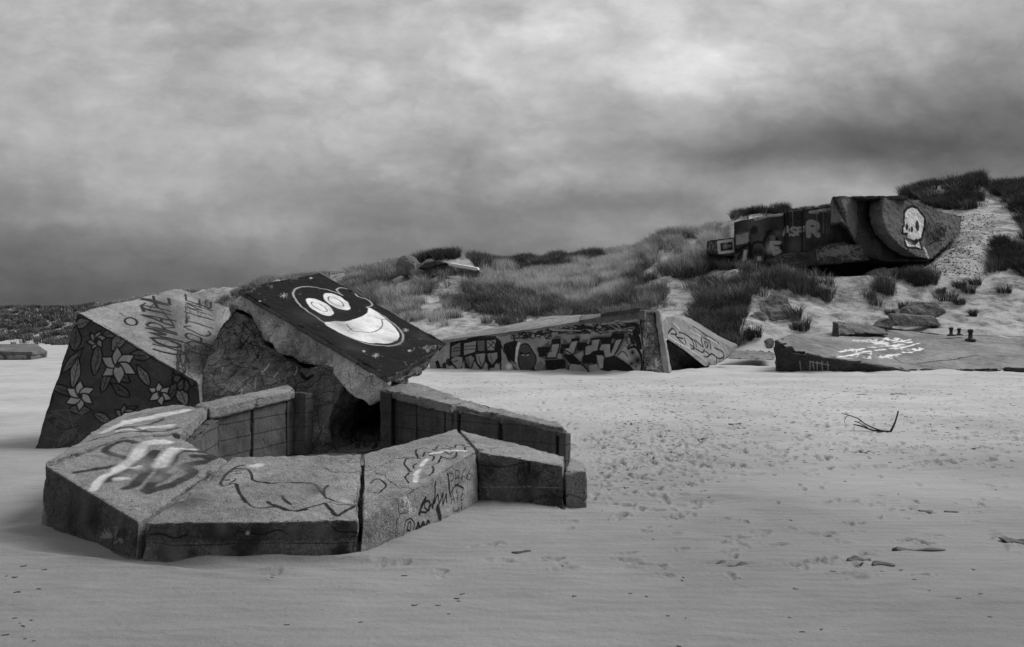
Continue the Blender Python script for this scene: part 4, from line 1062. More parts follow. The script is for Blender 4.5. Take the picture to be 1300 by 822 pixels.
for i, (nm, pts, lab) in enumerate(rk):
    lump(nm, pts, [.15, 1.6, .15], 'farmid' if i not in (5,) else 'far', lab, 'rubble', 70 + i, .14, 'boulders in the dune slope', bevel=.15)
lump('sand_block', [(922, 455, 43.5), (984, 457, 43.0), (984, 449, 45), (935, 446, 45.4)], [0, .8, .05], 'top', 'flat weathered concrete patch in the sand between leaning slab and tilted slab', 'concrete slab', 81, .04)

# ------------------------------------------------------------------ the large bunker on the dune
big = empty('dune_bunker', (24, 66, 7), 'huge dark bunker perched on the dune with a white painted skull', 'bunker')
def z5(pts): return [(890 + x / 7.222, 260 + y_ / 7.222) for x, y_ in pts]
def z6(pts): return [(1040 + x / 6.842, 240 + y_ / 6.842) for x, y_ in pts]
w0, w1, w2 = P(932, 340, 62.5), P(1060, 345, 63.5), P(932, 282, 62.8)
mw = Surf(w0, w1, w2, tol=.5, facing=(0, -1, 0))
pl = [(932, 350), (932, 282), (962, 276), (992, 270.5), (1030, 265), (1060, 261), (1088, 262), (1088, 325), (1000, 328), (976, 338), (960, 350)]
mw.fill(z5([(760, 20), (795, 20), (800, 440), (765, 440)]), .012, .9, .1); mw.fill(z5([(915, 30), (940, 30), (945, 440), (915, 440)]), .012, .9, .1)
for k in range(26): mw.blob(R.uniform(935, 1055), R.uniform(268, 330), R.uniform(.4, 1.1), R.choice([.03, .12, .15]), .45)
mw.fill(z5([(320, 290), (430, 255), (435, 340), (330, 370)]), .30, .6, .5)
for k in range(9): mw.stroke(z5([(325, 285 + k * 10), (380, 275 + k * 10), (430, 262 + k * 10)]), .10, .45, .5)
mw.stroke(z5([(500, 128), (600, 100), (735, 85)]), .35, .42, .8)
for k, v in [(0, .16)]:
    mw.fill(z5([(450, 240), (480, 195), (515, 205), (520, 255), (470, 275)]), .025, .9, .1, True); mw.fill(z5([(470, 280), (560, 260), (570, 320), (480, 345)]), .10, .8, .2, True)
mw.fill(z5([(480, 360), (560, 350), (590, 430), (575, 530), (500, 535), (465, 450)]), .10, .85, .2, True)
mw.stroke(z5([(480, 360), (560, 350), (590, 430), (575, 530), (500, 535), (465, 450)]), .2, .015, .9, closed=True)
mw.fill(z5([(515, 475), (550, 475), (553, 512), (515, 512)]), .6, .9, .05); mw.blob(*z5([(495, 435)])[0], .3, .02, .9); mw.blob(*z5([(548, 435)])[0], .3, .02, .9)
mw.fill(z5([(395, 415), (425, 415), (415, 510), (375, 520)]), .5, .85, .1)
for p in [[(320, 440), (400, 380), (450, 370)], [(330, 520), (370, 430), (320, 410)], [(440, 350), (450, 430), (440, 510)], [(600, 260), (640, 240), (580, 330), (600, 450)], [(590, 380), (640, 440), (600, 480)], [(680, 300), (740, 380), (720, 450), (640, 470)]]: mw.stroke(z5(p), .22, .012, .9)
mw.stroke(z5([(720, 350), (640, 350), (650, 400), (700, 400)]), .28, .45, .85, curve=False); mw.stroke(z5([(650, 380), (670, 455), (720, 430)]), .3, .45, .85, curve=False); mw.fill(z5([(630, 290), (680, 285), (680, 330), (640, 330)]), .22, .7, .2)
mw.blob(*z5([(630, 410)])[0], .35, .5, .8); mw.fill(z5([(670, 240), (740, 240), (735, 280), (690, 285)]), .12, .7, .2)
mw.text('ASF', z5([(755, 280)])[0], (7.0, 0), (0, -9.5), .20, .42, .8, .3, .04)
mw.text('R', z5([(985, 285)])[0], (12, -.5), (0, -16), .42, .45, .85, .3, .02)
mw.fill(z5([(990, 60), (1205, 25), (1205, 40), (990, 75)]), .5, .9, .1)
for k in range(14): x = 995 + k * 15.5; mw.stroke(z5([(x, 65 - k * 2.3), (x, 78 - k * 2.3 + (k * 37 % 17))]), .10, .5, .8)
for x in (1120, 1170, 1060, 840, 1150): mw.stroke(z5([(x, 60), (x + 3, 260)]), .10, .22, .5)
solid('main_wall', [extrude([mw.hit(*q) for q in pl], [2.4, 7.5, .4])], M['fardark'], big, .07, .03, 3, .03, .8, .03, [mw], chip=.2, seed=91)
# pilasters and rough footing ledge
for px in (998.5, 1019.5):
    b0_ = mw.hit(px - 1.3, 322) + [0, -.25, 0]; b1_ = mw.hit(px + 1.3, 322) + [0, -.25, 0]
    t0_, t1_ = mw.hit(px - 1.3, 268.5 if px < 1010 else 266) + [0, -.25, 0], mw.hit(px + 1.3, 268 if px < 1010 else 265) + [0, -.25, 0]
    solid('pilaster', [extrude([b0_, b1_, t1_, t0_], [0, .4, 0])], M['fardark'], big, .08, .03, 2, bevel=.03, surfs=[mw], seed=92)
lg = [P(974, 332, 61.8), P(998, 323, 61.9), P(1033, 320, 62), P(1045, 313, 62), P(1070, 309, 62.3), P(1092, 311, 62.4), P(1105, 331, 62.0), P(1070, 334, 61.6), P(1000, 340.5, 61.4), P(985, 338, 61.5)]
ls_ = Surf(P(998, 341, 61.4), P(1105, 331, 62), P(1045, 313, 62), facing=(0, -1, 0), tol=1.5, cosmin=.2); ls_.scribble(1038, 312, 1096, 330, 24, .12, .2, .7, 3)
solid('footing_ledge', [extrude(lg, [0, 3.5, .3])], M['fardark'], big, .06, .08, 4, .09, 1.4, .03, [ls_], chip=.2, seed=93)
# end block: left flank in shade, rounded underside
fk = [P(1056, 284, 61.8), P(1057, 249.5, 62.2), P(1067, 249.5, 61.5), P(1088, 249.5, 63.5), P(1088, 310, 63), P(1076, 288, 62), P(1068, 281, 61.6)]
solid('buttress', [extrude(fk, [1.5, 4.5, 0])], M['farmid'], big, .08, .03, 3, .04, .9, .03, chip=.2, seed=94)
hl = [P(1066, 250, 62.6), P(1112, 249, 65.5), P(1128, 250, 66.5), P(1128, 300, 66.2), P(1150, 322, 65.5), P(1180, 331.5, 64.5), P(1120, 331, 63.5), P(1098, 326, 63), P(1084, 306, 62.6), P(1073, 286, 62.4)]
solid('curved_hull', [extrude(hl, [1.8, 4.5, 0])], M['fardark'], big, .09, .04, 3, .06, .9, .03, chip=.2, seed=95)
k0, k1, k2 = P(1122, 252, 63.2), P(1221, 275, 69.5), P(1182, 331, 64.6)
sk = Surf(k0, k1, k2, tol=.5, facing=(.5, -1, .3))
outline = z6([(565, 80), (770, 92), (900, 140), (1040, 190), (1240, 240), (1225, 390), (1110, 490), (970, 617), (830, 577), (720, 512), (600, 392), (560, 300), (545, 180)])
sk.fill(z6([(735, 210), (765, 170), (810, 155), (850, 170), (915, 250), (915, 340), (895, 400), (900, 440), (840, 480), (765, 425), (765, 390), (725, 385), (725, 330), (738, 325)]), .012, .95, .05)
sk.stroke(z6([(735, 210), (765, 168), (810, 152), (852, 168), (918, 250), (918, 340), (885, 440)]), .28, .012, .95, curve=False)
sk.stroke(z6([(735, 210), (735, 325), (722, 330), (722, 388), (765, 395)]), .2, .012, .95, curve=False)
sk.fill(z6([(742, 215), (770, 177), (810, 162), (846, 176), (908, 254), (908, 338), (880, 425), (850, 440), (838, 425), (825, 450), (770, 420), (772, 380), (732, 380), (732, 336), (744, 328)]), .86, .97, .03)
sk.stroke(z6([(742, 432), (750, 490), (768, 510), (830, 510), (895, 528), (868, 450), (850, 480), (820, 488)]), .2, .012, .95, curve=False, closed=True)
sk.fill(z6([(748, 437), (775, 455), (800, 468), (830, 492), (862, 458), (888, 518), (830, 503), (770, 500)]), .82, .97, .03)
for c_, r_ in [((762, 330), (12, 35)), ((853, 322), (18, 50)), ((806, 352), (13, 28)), ((783, 360), (6, 20))]:
    sk.fill(z6(sk.ell(c_[0], c_[1], r_[0], r_[1], 0, 12)), .012, .97, .04)
sk.stroke(z6([(765, 425), (800, 445), (832, 452)]), .10, .02, .9); sk.stroke(z6([(775, 465), (800, 478), (830, 480)]), .08, .03, .8)
for p in [(915, 515), (930, 540), (935, 570), (950, 592)]: sk.blob(*z6([p])[0], .26, .012, .9)
for p in [(915, 515), (930, 540), (935, 570), (950, 592)]: sk.blob(*z6([p])[0], .15, .85, 1)
sk.fill(z6([(925, 330), (1000, 300), (1060, 290), (1105, 340), (1090, 400), (1010, 470), (940, 520), (915, 480)]), .06, .5, .3)
sk.scribble(*z6([(930, 300)])[0], *z6([(1100, 480)])[0], 26, .09, .02, .9, 6); sk.scribble(*z6([(1000, 240)])[0], *z6([(1180, 330)])[0], 10, .08, .3, .6, 8)
ex = np.array([-.55, 1.0, .05])
solid('skull_face', [extrude([sk.hit(*q) for q in outline], ex)], M['farmid'], big, .05, .025, 4, .05, 1.0, .025, [sk], chip=.25, seed=96)
bo = [sk.hit(*q) + [.5, 1.1, 0] for q in z6([(560, 85), (770, 98), (1040, 195), (1235, 246), (1220, 385), (1110, 485), (970, 560), (840, 500), (700, 400), (620, 300)])]
solid('rear_mass', [extrude(bo, [1.5, 5.5, -.2])], M['fardark'], big, .12, .04, 2, .12, .5, .05, seed=97)
cp = [P(1085, 249, 62.4), P(1152, 249, 64.5), P(1152, 253.5, 64.5), P(1085, 252.5, 62.4)]
solid('roof_edge', [extrude(cp, [.5, 6, 0])], M['fardark'], big, .12, .04, 2, .05, .5, .03, chip=.1, seed=98)
an = [P(897, 322, 63), P(934, 326, 62.9), P(934, 300.5, 63), P(897, 306, 63.1)]
as_ = Surf(an[0], an[1], an[2], facing=(0, -1, 0), tol=.3)
as_.stroke(z5([(160, 345), (298, 325), (303, 425), (170, 440)]), .26, .62, .95, curve=False, closed=True)
as_.fill(z5([(175, 355), (288, 338), (292, 415), (182, 428)]), .012, .97, .05); as_.fill(z5([(200, 375), (235, 345), (240, 372), (275, 368), (275, 385), (240, 390), (240, 400), (205, 405)]), .45, .6, .2)
as_.scribble(898, 308, 909, 319, 9, .12, .2, .7, 2)
solid('side_annex', [extrude([p for p in an], [1.2, 4, .2])], M['fardark'], big, .08, .03, 2, .05, .6, .05, [as_], chip=.1, seed=99)
fo = [P(942, 352, 66.5), P(1180, 352, 70.5), P(1180, 325, 70.5), P(942, 325, 66.5)]  # dark box added so the gap beneath the bunker reads as deep shade
solid('shade_backing', [extrude([p - [0, 0, 1.2 * (i < 2)] for i, p in enumerate(fo)], [.5, 2.5, 0])], M['fardark'], big, .3, .04, 2, .1, .5, .05, seed=104)
# fallen pieces under the bunker
lump('fallen_beam', [(1064, 368, 59.4), (1090, 368, 59.2), (1104, 357, 60.3), (1098, 354, 60.4), (1074, 358, 60.1)], [.5, 1.5, 0], 'fardark', 'grey broken beam in the shade under the dune bunker', 'rubble', 101, .12)
lump('dark_boulder', [(1100, 366, 60), (1132, 352, 60.4), (1142, 341, 61.3), (1120, 340, 61.6), (1100, 350, 60.8)], [.4, 2, 0], 'fardark', 'dark sloping boulder wedged below the skull block', 'rubble', 102, .15)
lump('buried_rock', [(1180, 347, 62.4), (1196, 344, 62.6), (1206, 338, 63), (1196, 335, 63.3), (1184, 339, 63)], [.3, 1, 0], 'fardark', 'flat dark rock in the gravelly sand right of the skull block', 'rubble', 103, .1)
# ------------------------------------------------------------------ ruin on the crest of the middle dune
ruin = empty('crest_ruin', (-6.5, 68, 7.5), 'broken bunker corner with a long white beam on the middle dune crest', 'bunker')
lump('boulder', [(501, 350, 69), (525, 350, 68.6), (525, 331, 69), (519, 325, 69.3), (508, 325, 69.4), (502, 332, 69.2)], [.4, 1.6, 0], 'farmid', '', '', 111, .10, parent=ruin, bevel=.25)
lump('broken_wall', [(538, 356, 67.6), (606, 360, 67), (607, 343.5, 67.3), (585, 339, 67.6), (560, 335, 67.9), (540, 339, 68)], [.2, 3.8, 0], 'mass', '', '', 112, .15, parent=ruin, res=.08)
lump('ledge', [(530, 341, 67.3), (540, 333.5, 67.3), (556, 331, 67.2), (568, 334.5, 67.1), (556, 336, 67.0), (546, 340, 67.1)], [.2, 3.8, .1], 'fardark', '', '', 113, .04, parent=ruin, res=.1)
wb = [P(571, 334.2, 67), P(606, 340.2, 66.6), P(607.5, 343, 66.5), P(603, 343.6, 66.6), P(569, 337.2, 67)]
solid('white_beam', [extrude(wb, [.1, .4, .05])], M['white'], ruin, .1, .01, 3, bevel=.02, seed=114)

# small white-topped hut on the dune behind the tilted bunker
hut = empty('white_hut', (-19.6, 91, 8), 'tiny white fronted lookout hut on the dune behind the black roof', 'hut')
hf = [P(418, 355, 90), P(438, 355, 90), P(438, 345.5, 90), P(418, 345, 90)]
solid('wall', [extrude(hf, [0, 3, 0])], M['fardark'], hut, .3, .01, 2, bevel=.03, seed=121)
hp = [P(419, 350, 89.9), P(437.5, 350.3, 89.9), P(437.5, 346.3, 89.9), P(419, 345.8, 89.9)]
hs = Surf(hp[0], hp[1], hp[2], facing=(0, -1, 0), tol=.3)
for x in (421.5, 424, 427, 430, 432.5): hs.stroke([(x, 348.8), (x + .7, 347.6)], .12, .05, .9)
o = solid('sign_board', [extrude(hp, [0, .1, 0])], concrete('white_sign_paint', .78, .04, .03, bump=.1), hut, .08, .0, 2, bevel=.01, surfs=[hs], seed=122)

# far bunker at the left edge
fb = empty('far_bunker', (-35, 58, 0), 'distant flat roofed bunker half buried in the beach at the left edge', 'bunker')
f0_ = [P(-60, 458, 54), P(40, 457.5, 54), P(59, 453, 60), P(59, 446.5, 60), P(40, 447.5, 54), P(-60, 446, 54)]
fsf = Surf(f0_[0], f0_[1], f0_[4], facing=(0, -1, 0), tol=.5)
for k in range(22): x = R.uniform(-10, 36); fsf.blob(x, R.uniform(449, 456), R.uniform(.08, .22), R.choice([.02, .6, .5]), .9)
solid('wall', [extrude(f0_, [-4.6, 7, 0])], M['farmid'], fb, .12, .03, 2, .05, .5, .05, [fsf], seed=131)
rfp = [P(-65, 445.5, 53.8), P(41, 447, 53.8), P(60, 446, 60), P(47, 436.8, 70), P(-65, 438, 70)]
solid('roof', [prism(rfp, [p + [0, .05, -.22] for p in rfp])], M['farmid'], fb, .25, .03, 2, .05, .5, .05, seed=132)
# ------------------------------------------------------------------ marram grass
def in_poly(x, y_, pts):
    ins = np.zeros(len(x), bool)
    for (x0, y0), (x1, y1) in zip(pts, pts[1:] + pts[:1]):
        c = (y0 > y_) != (y1 > y_)
        with np.errstate(divide='ignore', invalid='ignore'):
            ins ^= c & (x < (x1 - x0) * (y_ - y0) / (y1 - y0) + x0)
    return ins


def grass_material():
    m, t = new_mat('marram_grass')
    at = t.n('ShaderNodeAttribute', attribute_name='paint')
    b = t.n('ShaderNodeBsdfPrincipled', {'Base Color': at.outputs['Color'], 'Roughness': .7})
    b.inputs['Specular IOR Level'].default_value = .2
    t.n('ShaderNodeOutputMaterial', {'Surface': b.outputs[0]})
    return m


M['grass'] = grass_material()


def blades(pos, hgt, rad, tone, nb, lean, width, rng):
    """pos (n,3) tuft feet -> V, F, colours of nb bent blades each"""
    n = len(pos)
    k = n * nb
    base = np.repeat(pos, nb, 0); h = np.repeat(hgt, nb) * rng.uniform(.55, 1.15, k); rd = np.repeat(rad, nb)
    tn = np.repeat(tone, nb) * np.exp(rng.normal(.05, .6, k)); wd = np.repeat(width, nb)
    a = rng.uniform(0, 2 * np.pi, k); r = rd * np.sqrt(rng.uniform(0, 1, k))
    base = base + np.c_[r * np.cos(a), r * np.sin(a), -.08 * np.ones(k)]
    out = rng.uniform(.15, .75, k)
    dirx = np.cos(a) * out + lean + rng.normal(0, .25, k); diry = np.sin(a) * out + rng.normal(0, .2, k)
    w = wd * rng.uniform(.6, 1.3, k)
    sa = rng.uniform(0, np.pi, k); sx, sy = np.cos(sa) * w, np.sin(sa) * w * .6
    V = np.empty((k, 7, 3)); C = np.ones((k, 7, 4))
    for i, (f, ww) in enumerate([(0, 1), (.4, .9), (.75, .6), (1.0, 0)]):
        cx_ = base[:, 0] + dirx * h * f ** 1.8 * .75; cy_ = base[:, 1] + diry * h * f ** 1.8 * .75; cz = base[:, 2] + h * (f - .22 * f ** 3 * np.hypot(dirx, diry))
        if i < 3:
            V[:, 2 * i] = np.c_[cx_ - sx * ww, cy_ - sy * ww, cz]; V[:, 2 * i + 1] = np.c_[cx_ + sx * ww, cy_ + sy * ww, cz]
        else: V[:, 6] = np.c_[cx_, cy_, cz]
    dead = np.array([.5, .5, .9, .9, 1.3, 1.3, 1.7])                 # straw tips are paler than the green sheaths at the foot
    C[:, :, :3] = np.clip(tn[:, None] * dead[None], .01, .75)[:, :, None]
    idx = np.arange(k)[:, None] * 7
    F = np.concatenate([idx + [0, 1, 3], idx + [0, 3, 2], idx + [2, 3, 5], idx + [2, 5, 4], idx + [4, 5, 6]])
    return V.reshape(-1, 3), F, C.reshape(-1, 4)


# region: polygon in the photo, density, tone, height
REG = [
    ([(-20, 385), (60, 385), (135, 380), (140, 440), (-20, 440)], .5, .09, .9),
    ([(130, 380), (300, 350), (445, 340), (440, 420), (130, 440)], .9, .2, .8),
    ([(430, 340), (520, 325), (560, 345), (600, 355), (612, 400), (560, 405), (430, 400)], 1.3, .18, .8),
    ([(480, 372), (560, 385), (612, 392), (612, 412), (560, 415), (470, 400)], .9, .34, .7),
    ([(440, 340), (500, 330), (510, 352), (450, 362)], 1.3, .28, .8),
    ([(525, 318), (612, 318), (612, 333), (525, 333)], 1.3, .07, .9),
    ([(606, 334), (700, 330), (790, 325), (800, 345), (700, 352), (606, 352)], 1.2, .07, .9),
    ([(610, 345), (700, 344), (790, 336), (830, 320), (870, 345), (810, 395), (700, 405), (610, 405)], 1.7, .42, 1.05),
    ([(590, 372), (660, 372), (700, 392), (860, 385), (850, 402), (740, 412), (600, 410)], 1.5, .12, .8),
    ([(770, 330), (840, 298), (930, 290), (930, 330), (860, 350), (800, 350)], 1.5, .32, 1.0),
    ([(780, 355), (885, 335), (880, 352), (850, 385), (790, 395)], 1.4, .15, .85),
    ([(895, 322), (940, 325), (1000, 345), (1060, 365), (1062, 385), (1030, 378), (990, 372), (950, 390), (900, 400), (870, 405), (890, 365)], 1.3, .11, .8),
    ([(868, 395), (950, 380), (955, 412), (930, 440), (895, 428), (870, 415)], 1.1, .07, .7),
    ([(1100, 358), (1140, 352), (1142, 392), (1118, 395), (1092, 382)], 1.2, .09, .9),
    ([(1145, 350), (1182, 348), (1182, 368), (1150, 370)], 1.0, .06, .8),
    ([(1148, 245), (1170, 236), (1238, 222), (1262, 235), (1320, 230), (1320, 258), (1250, 262), (1200, 258), (1150, 256)], 1.3, .07, 1.0),
    ([(1285, 262), (1320, 262), (1320, 300), (1290, 300)], 1.0, .05, .9),
    ([(1248, 320), (1262, 308), (1282, 312), (1290, 340), (1250, 344)], 1.3, .05, .9),
    ([(1282, 322), (1320, 322), (1320, 352), (1286, 350)], 1.2, .05, .9),
    ([(935, 252), (1000, 250), (1000, 275), (935, 285)], 1.3, .07, .9),
    ([(1000, 250), (1060, 248), (1060, 268), (1000, 275)], .6, .08, .35),
]
BARE = [
    [(872, 352), (902, 345), (892, 368), (862, 395), (838, 412), (815, 414), (838, 395), (858, 372)],
    [(1035, 388), (1060, 372), (1098, 362), (1095, 385), (1110, 402), (1060, 412), (1012, 412)],
    [(538, 350), (558, 352), (566, 366), (585, 372), (568, 378), (548, 368)], [(560, 396), (604, 400), (606, 420), (560, 420)],
    [(905, 345), (932, 340), (940, 360), (918, 368)], [(845, 326), (858, 322), (856, 330), (838, 334)],
]


def grow():
    rng = np.random.default_rng(3)
    Vs, Fs, Cs, off = [], [], [], 0
    N = 170000
    px = rng.uniform(-60, 1380, N)
    Yv = np.where(px < 260, rng.uniform(130, 205, N), rng.uniform(46, 105, N))
    keep = rng.uniform(0, 1, N) < np.where(px < 260, .35, (Yv / 90) ** 1.2)
    px, Yv = px[keep], Yv[keep]
    z = ground(px, Yv); py = HY + (EYE - z) / Yv * FOC
    dens = np.zeros(len(px)); tone = np.full(len(px), .1); hg = np.full(len(px), .7)
    jx = px + fbm(np.c_[px, py, py * 0], .05, 2, 61) * 16; jy = py + fbm(np.c_[px, py, py * 0], .05, 3, 62) * 9
    for pts, d, t_, h_ in REG:
        i = in_poly(jx, jy, pts); dens[i] = d; tone[i] = t_; hg[i] = h_
    for pts in BARE: dens[in_poly(jx, jy, pts)] = 0
    p3 = np.c_[(px - CX) / FOC * Yv, Yv, z]
    nz = fbm(p3, .45, 5, 71, .7); n2 = fbm(p3, .9, 2, 72)
    dens = dens * np.clip(.55 + 1.7 * nz, 0, 1.4)
    pw = np.where(px < 260, 1.0, .80)
    ok = rng.uniform(0, 1, len(px)) < dens * pw
    # keep the bunker's own footprint clear
    ok &= ~((px > 925) & (px < 1222) & (Yv > 60.5) & (Yv < 73)); ok &= ~((px > 1222 - 30) & (px < 1250) & (Yv > 63) & (Yv < 72) & (py > 262))
    ok &= ~((px > 535) & (px < 612) & (Yv > 62) & (Yv < 71.5) & (py < 352)); ok &= ~((px > 498) & (px < 528) & (Yv > 64) & (Yv < 71))
    ok &= ~((px > 540) & (px < 850) & (Yv < 47)) & ~((px > 975) & (Yv < 50)) & ~((px > 948) & (px < 1018) & (Yv < 56.5) & (Yv > 50))
    ok &= ~((px > 414) & (px < 442) & (Yv > 77) & (Yv < 94))
    p3, tone, hg, n2, px, Yv = p3[ok], tone[ok], hg[ok], n2[ok], px[ok], Yv[ok]
    tone = tone * np.exp(n2 * .8) ; hg = hg * (1.12 + n2 * .4)
    far = px < 260
    print('tufts', len(p3))
    for sel, nb in ((~far, 34), (far, 30)):
        if not sel.any(): continue
        s = np.where(far[sel], 1.5, 1.0)
        V, F, C = blades(p3[sel], hg[sel] * np.where(far[sel], .9, 1.05), .22 * s + hg[sel] * .12, tone[sel], nb, -.18, np.where(far[sel], .030, .013) * (Yv[sel] / 65) ** .5, rng)
        Vs.append(V); Fs.append(F + off); Cs.append(C); off += len(V)
    o = link_mesh('dune_grass', np.concatenate(Vs), np.concatenate(Fs), M['grass'], paint=np.concatenate(Cs), smooth=False, origin=(0, 0, 0))
    tag(o, 'wind bent marram grass covering the dunes', 'grass', kind='stuff')


grow()

# separate tufts that stand alone on the open sand
TUFTS = [
    (1174, 400, .055, .75, .55, 'dark leaning grass tuft beside the sunken concrete block'),
    (1201, 382, .06, .65, .7, 'widest grass tuft on the open sand above the sunken block'),
    (1218, 386, .06, .4, .35, 'small straggly tuft at the right of the widest sand tuft'),
    (1236, 402, .05, .4, .2, 'tiny lone tuft low on the open slope at the right'),
    (1218, 366, .05, .55, .45, 'tuft in the trampled sand below the gravel slope'),
    (1230, 372, .05, .5, .4, 'round tuft nearly touching its neighbour below the gravel slope'),
    (1238, 362, .055, .5, .4, 'upright tuft highest of the three under the gravel slope'),
    (1275, 372, .055, .5, .45, 'spreading tuft at the right edge of the open sand'),
    (1148, 392, .06, .45, .35, 'thin tuft at the left end of the sunken block'),
    (1018, 420, .05, .8, .5, 'bushy tuft hanging over the smooth low boulder'),
    (1008, 405, .05, .7, .5, 'dark tuft above the round boulder of the slope rubble'),
    (945, 432, .03, .6, .5, 'black looking scrubby tuft beside the pale boulder'),
    (957, 428, .03, .6, .45, 'dark scrubby tuft right of the pale boulder'),
    (922, 425, .045, .6, .5, 'tuft directly above the foot of the leaning slab'),
    (1130, 400, .06, .35, .3, 'small tuft above the sunken panel'),
    (1268, 335, .05, .8, .7, 'tall dark tuft on the right hand sand face'),
    (1195, 372, .06, .35, .3, 'sparse little tuft on the sand left of the tuft trio'),
]
rng = np.random.default_rng(8)
for px, py, tone, h_, rad, lab in TUFTS:
    yy = np.linspace(44, 84, 400); zz = ground(np.full(400, px), yy); rows_ = HY + (EYE - zz) / yy * FOC
    k = np.argmax(rows_ < py) if (rows_ < py).any() else 399
    Y = yy[k]; p = P(px, py, Y); p[2] = zz[k]
    V, F, C = blades(np.array([p]), np.array([h_ * 1.5]), np.array([rad]), np.array([tone * 1.3]), 240, -.15, np.array([.014]), rng)
    o = link_mesh('grass_tuft', V, F, M['grass'], paint=C, smooth=False, origin=p)
    tag(o, lab, 'grass tuft', 'single grass tufts on the open sand')


# ------------------------------------------------------------------ things washed up on the beach
def tube(pts, rads, n=6):
    pts = [np.asarray(p, float) for p in pts]; V, T = [], []
    for i, p in enumerate(pts):
        d = pts[min(i + 1, len(pts) - 1)] - pts[max(i - 1, 0)]; d /= np.linalg.norm(d)
        a = np.cross(d, [0, 0, 1.0]); a = a / np.linalg.norm(a) if np.linalg.norm(a) > 1e-3 else np.array([1., 0, 0]); b = np.cross(d, a)
        for k in range(n):
            t_ = 2 * math.pi * k / n; V.append(p + (a * math.cos(t_) + b * math.sin(t_)) * rads[i])
    for i in range(len(pts) - 1):
        for k in range(n):
            q, w = i * n + k, i * n + (k + 1) % n
            T += [[q, w, w + n], [q, w + n, q + n]]
    return np.array(V), np.array(T)


def z8(pts, Y): return [P(1060 + x / 13, 510 + y_ / 13, Y) for x, y_ in pts]
YT = EYE * FOC / (549 - HY)
tw = [tube(z8([(1045, 155), (1030, 220), (990, 350), (950, 440), (915, 500)], YT), [.012, .013, .015, .018, .02]),
      tube([p + [0, i * .05, 0] for i, p in enumerate(z8([(915, 500), (800, 495), (680, 490), (600, 462), (530, 430), (400, 402)], YT))], [.02, .02, .017, .014, .016, .008]),
      tube([p + [0, i * .12, 0] for i, p in enumerate(z8([(800, 492), (700, 455), (600, 400), (520, 310), (430, 275), (340, 250)], YT))], [.015, .012, .011, .010, .009, .006]),
      tube([p + [0, i * .1, 0] for i, p in enumerate(z8([(540, 430), (470, 375), (400, 345)], YT))], [.01, .008, .006]),
      tube([p + [0, .3, 0] for p in z8([(350, 252), (290, 290), (270, 380)], YT)], [.006, .005, .004]), tube([p + [0, .2, 0] for p in z8([(405, 430), (370, 470), (410, 500)], YT)], [.006, .005, .004]),
      tube([p + [0, .25, 0] for p in z8([(540, 330), (500, 370), (440, 350)], YT)], [.007, .006, .004])]
V, T = join_vt(tw)
tag(link_mesh('forked_twig', V, T, M['twig'], origin=P(1130, 549, YT)), 'thin forked driftwood twig with one end sticking up from the sand', 'twig')


def scrap(px, py, L, W, ang, seed):
    """a curled dark strip of dried weed lying on the sand"""
    r = random.Random(seed); yv = EYE * FOC / (py - HY); x = (px - CX) / FOC * yv
    n = 9; V = []; ca, sa = math.cos(ang), math.sin(ang)
    for i in range(n + 1):
        f = i / n - .5; w = W * (1 - (2 * f) ** 2) ** .5 + .003; b = math.sin(i * .55 + seed) * W * 1.3
        for s_ in (-1, 1):
            u, v = f * L, b + s_ * w
            V.append((x + u * ca - v * sa, yv + u * sa + v * ca, abs(math.sin(i * .6 + seed)) * L * .02 + .002 + (s_ > 0) * W * .4))
    V = np.array(V); V[:, 2] += ground_xy(V[:, 0], V[:, 1])
    low_ = V.copy(); low_[:, 2] -= .008
    F = []
    m_ = 2 * (n + 1)
    for i in range(n):
        a = 2 * i; F += [[a, a + 2, a + 3, a + 1], [a + m_, a + 1 + m_, a + 3 + m_, a + 2 + m_], [a, a + m_, a + 2 + m_, a + 2], [a + 1, a + 3, a + 3 + m_, a + 1 + m_]]
    F += [[0, 1, 1 + m_, m_], [2 * n, 2 * n + m_, 2 * n + 1 + m_, 2 * n + 1]]
    return np.concatenate([V, low_]), np.array(F)


SCR = [(1167, 698, .42, .016, .05, 'longest thin dark weed strip lying on the smooth sand near the bottom'),
       (1240, 569, .17, .012, .3, 'short dark weed strip on the bare sand right of the letters and twig'), (906, 714, .2, .010, .1, 'thin weed sliver nearer the camera, left of its twin'),
       (938, 716, .18, .010, .1, 'thin weed sliver nearer the camera, right of its twin'), (1088, 710, .2, .03, .1, 'ragged weed scrap among the scuffed prints'), (1120, 716, .16, .025, .05, 'stubby weed scrap beside the ragged one'),
       (1208, 649, .13, .016, .1, 'flat weed scrap, right one of the upper pair'), (1176, 648, .14, .016, .1, 'flat weed scrap, left one of the upper pair'), (799, 539, .22, .03, .6, 'dark wedge of weed on the trampled sand right of the ring'), (934, 539, .3, .03, .1, 'small dark weed clump in mid beach, left of the twig'),
       (1140, 501, .5, .04, .1, 'dark weed patch on the pale sand above the twig'), (1094, 501, .4, .03, .2, 'weed strand just left of the dark patch above the twig'), (1290, 689, .2, .05, .5, 'dark weed bundle at the right edge of the beach'), (1100, 575, .2, .014, -.3, 'curved weed scrap below the twig'), (892, 467 + 90, .25, .02, .2, 'weed strand halfway between ring and twig'),
       (662, 700, .16, .012, .2, 'small weed curl in front of the ring')]
for i, (px, py, L, W, ang, lab) in enumerate(SCR):
    V, F = scrap(px, py, L, W, ang, i + 1)
    tag(link_mesh('seaweed_scrap', V, F, M['weed']), lab, 'seaweed', 'dried seaweed scraps on the sand')
Vs, Fs, off = [], [], 0
r = random.Random(21)
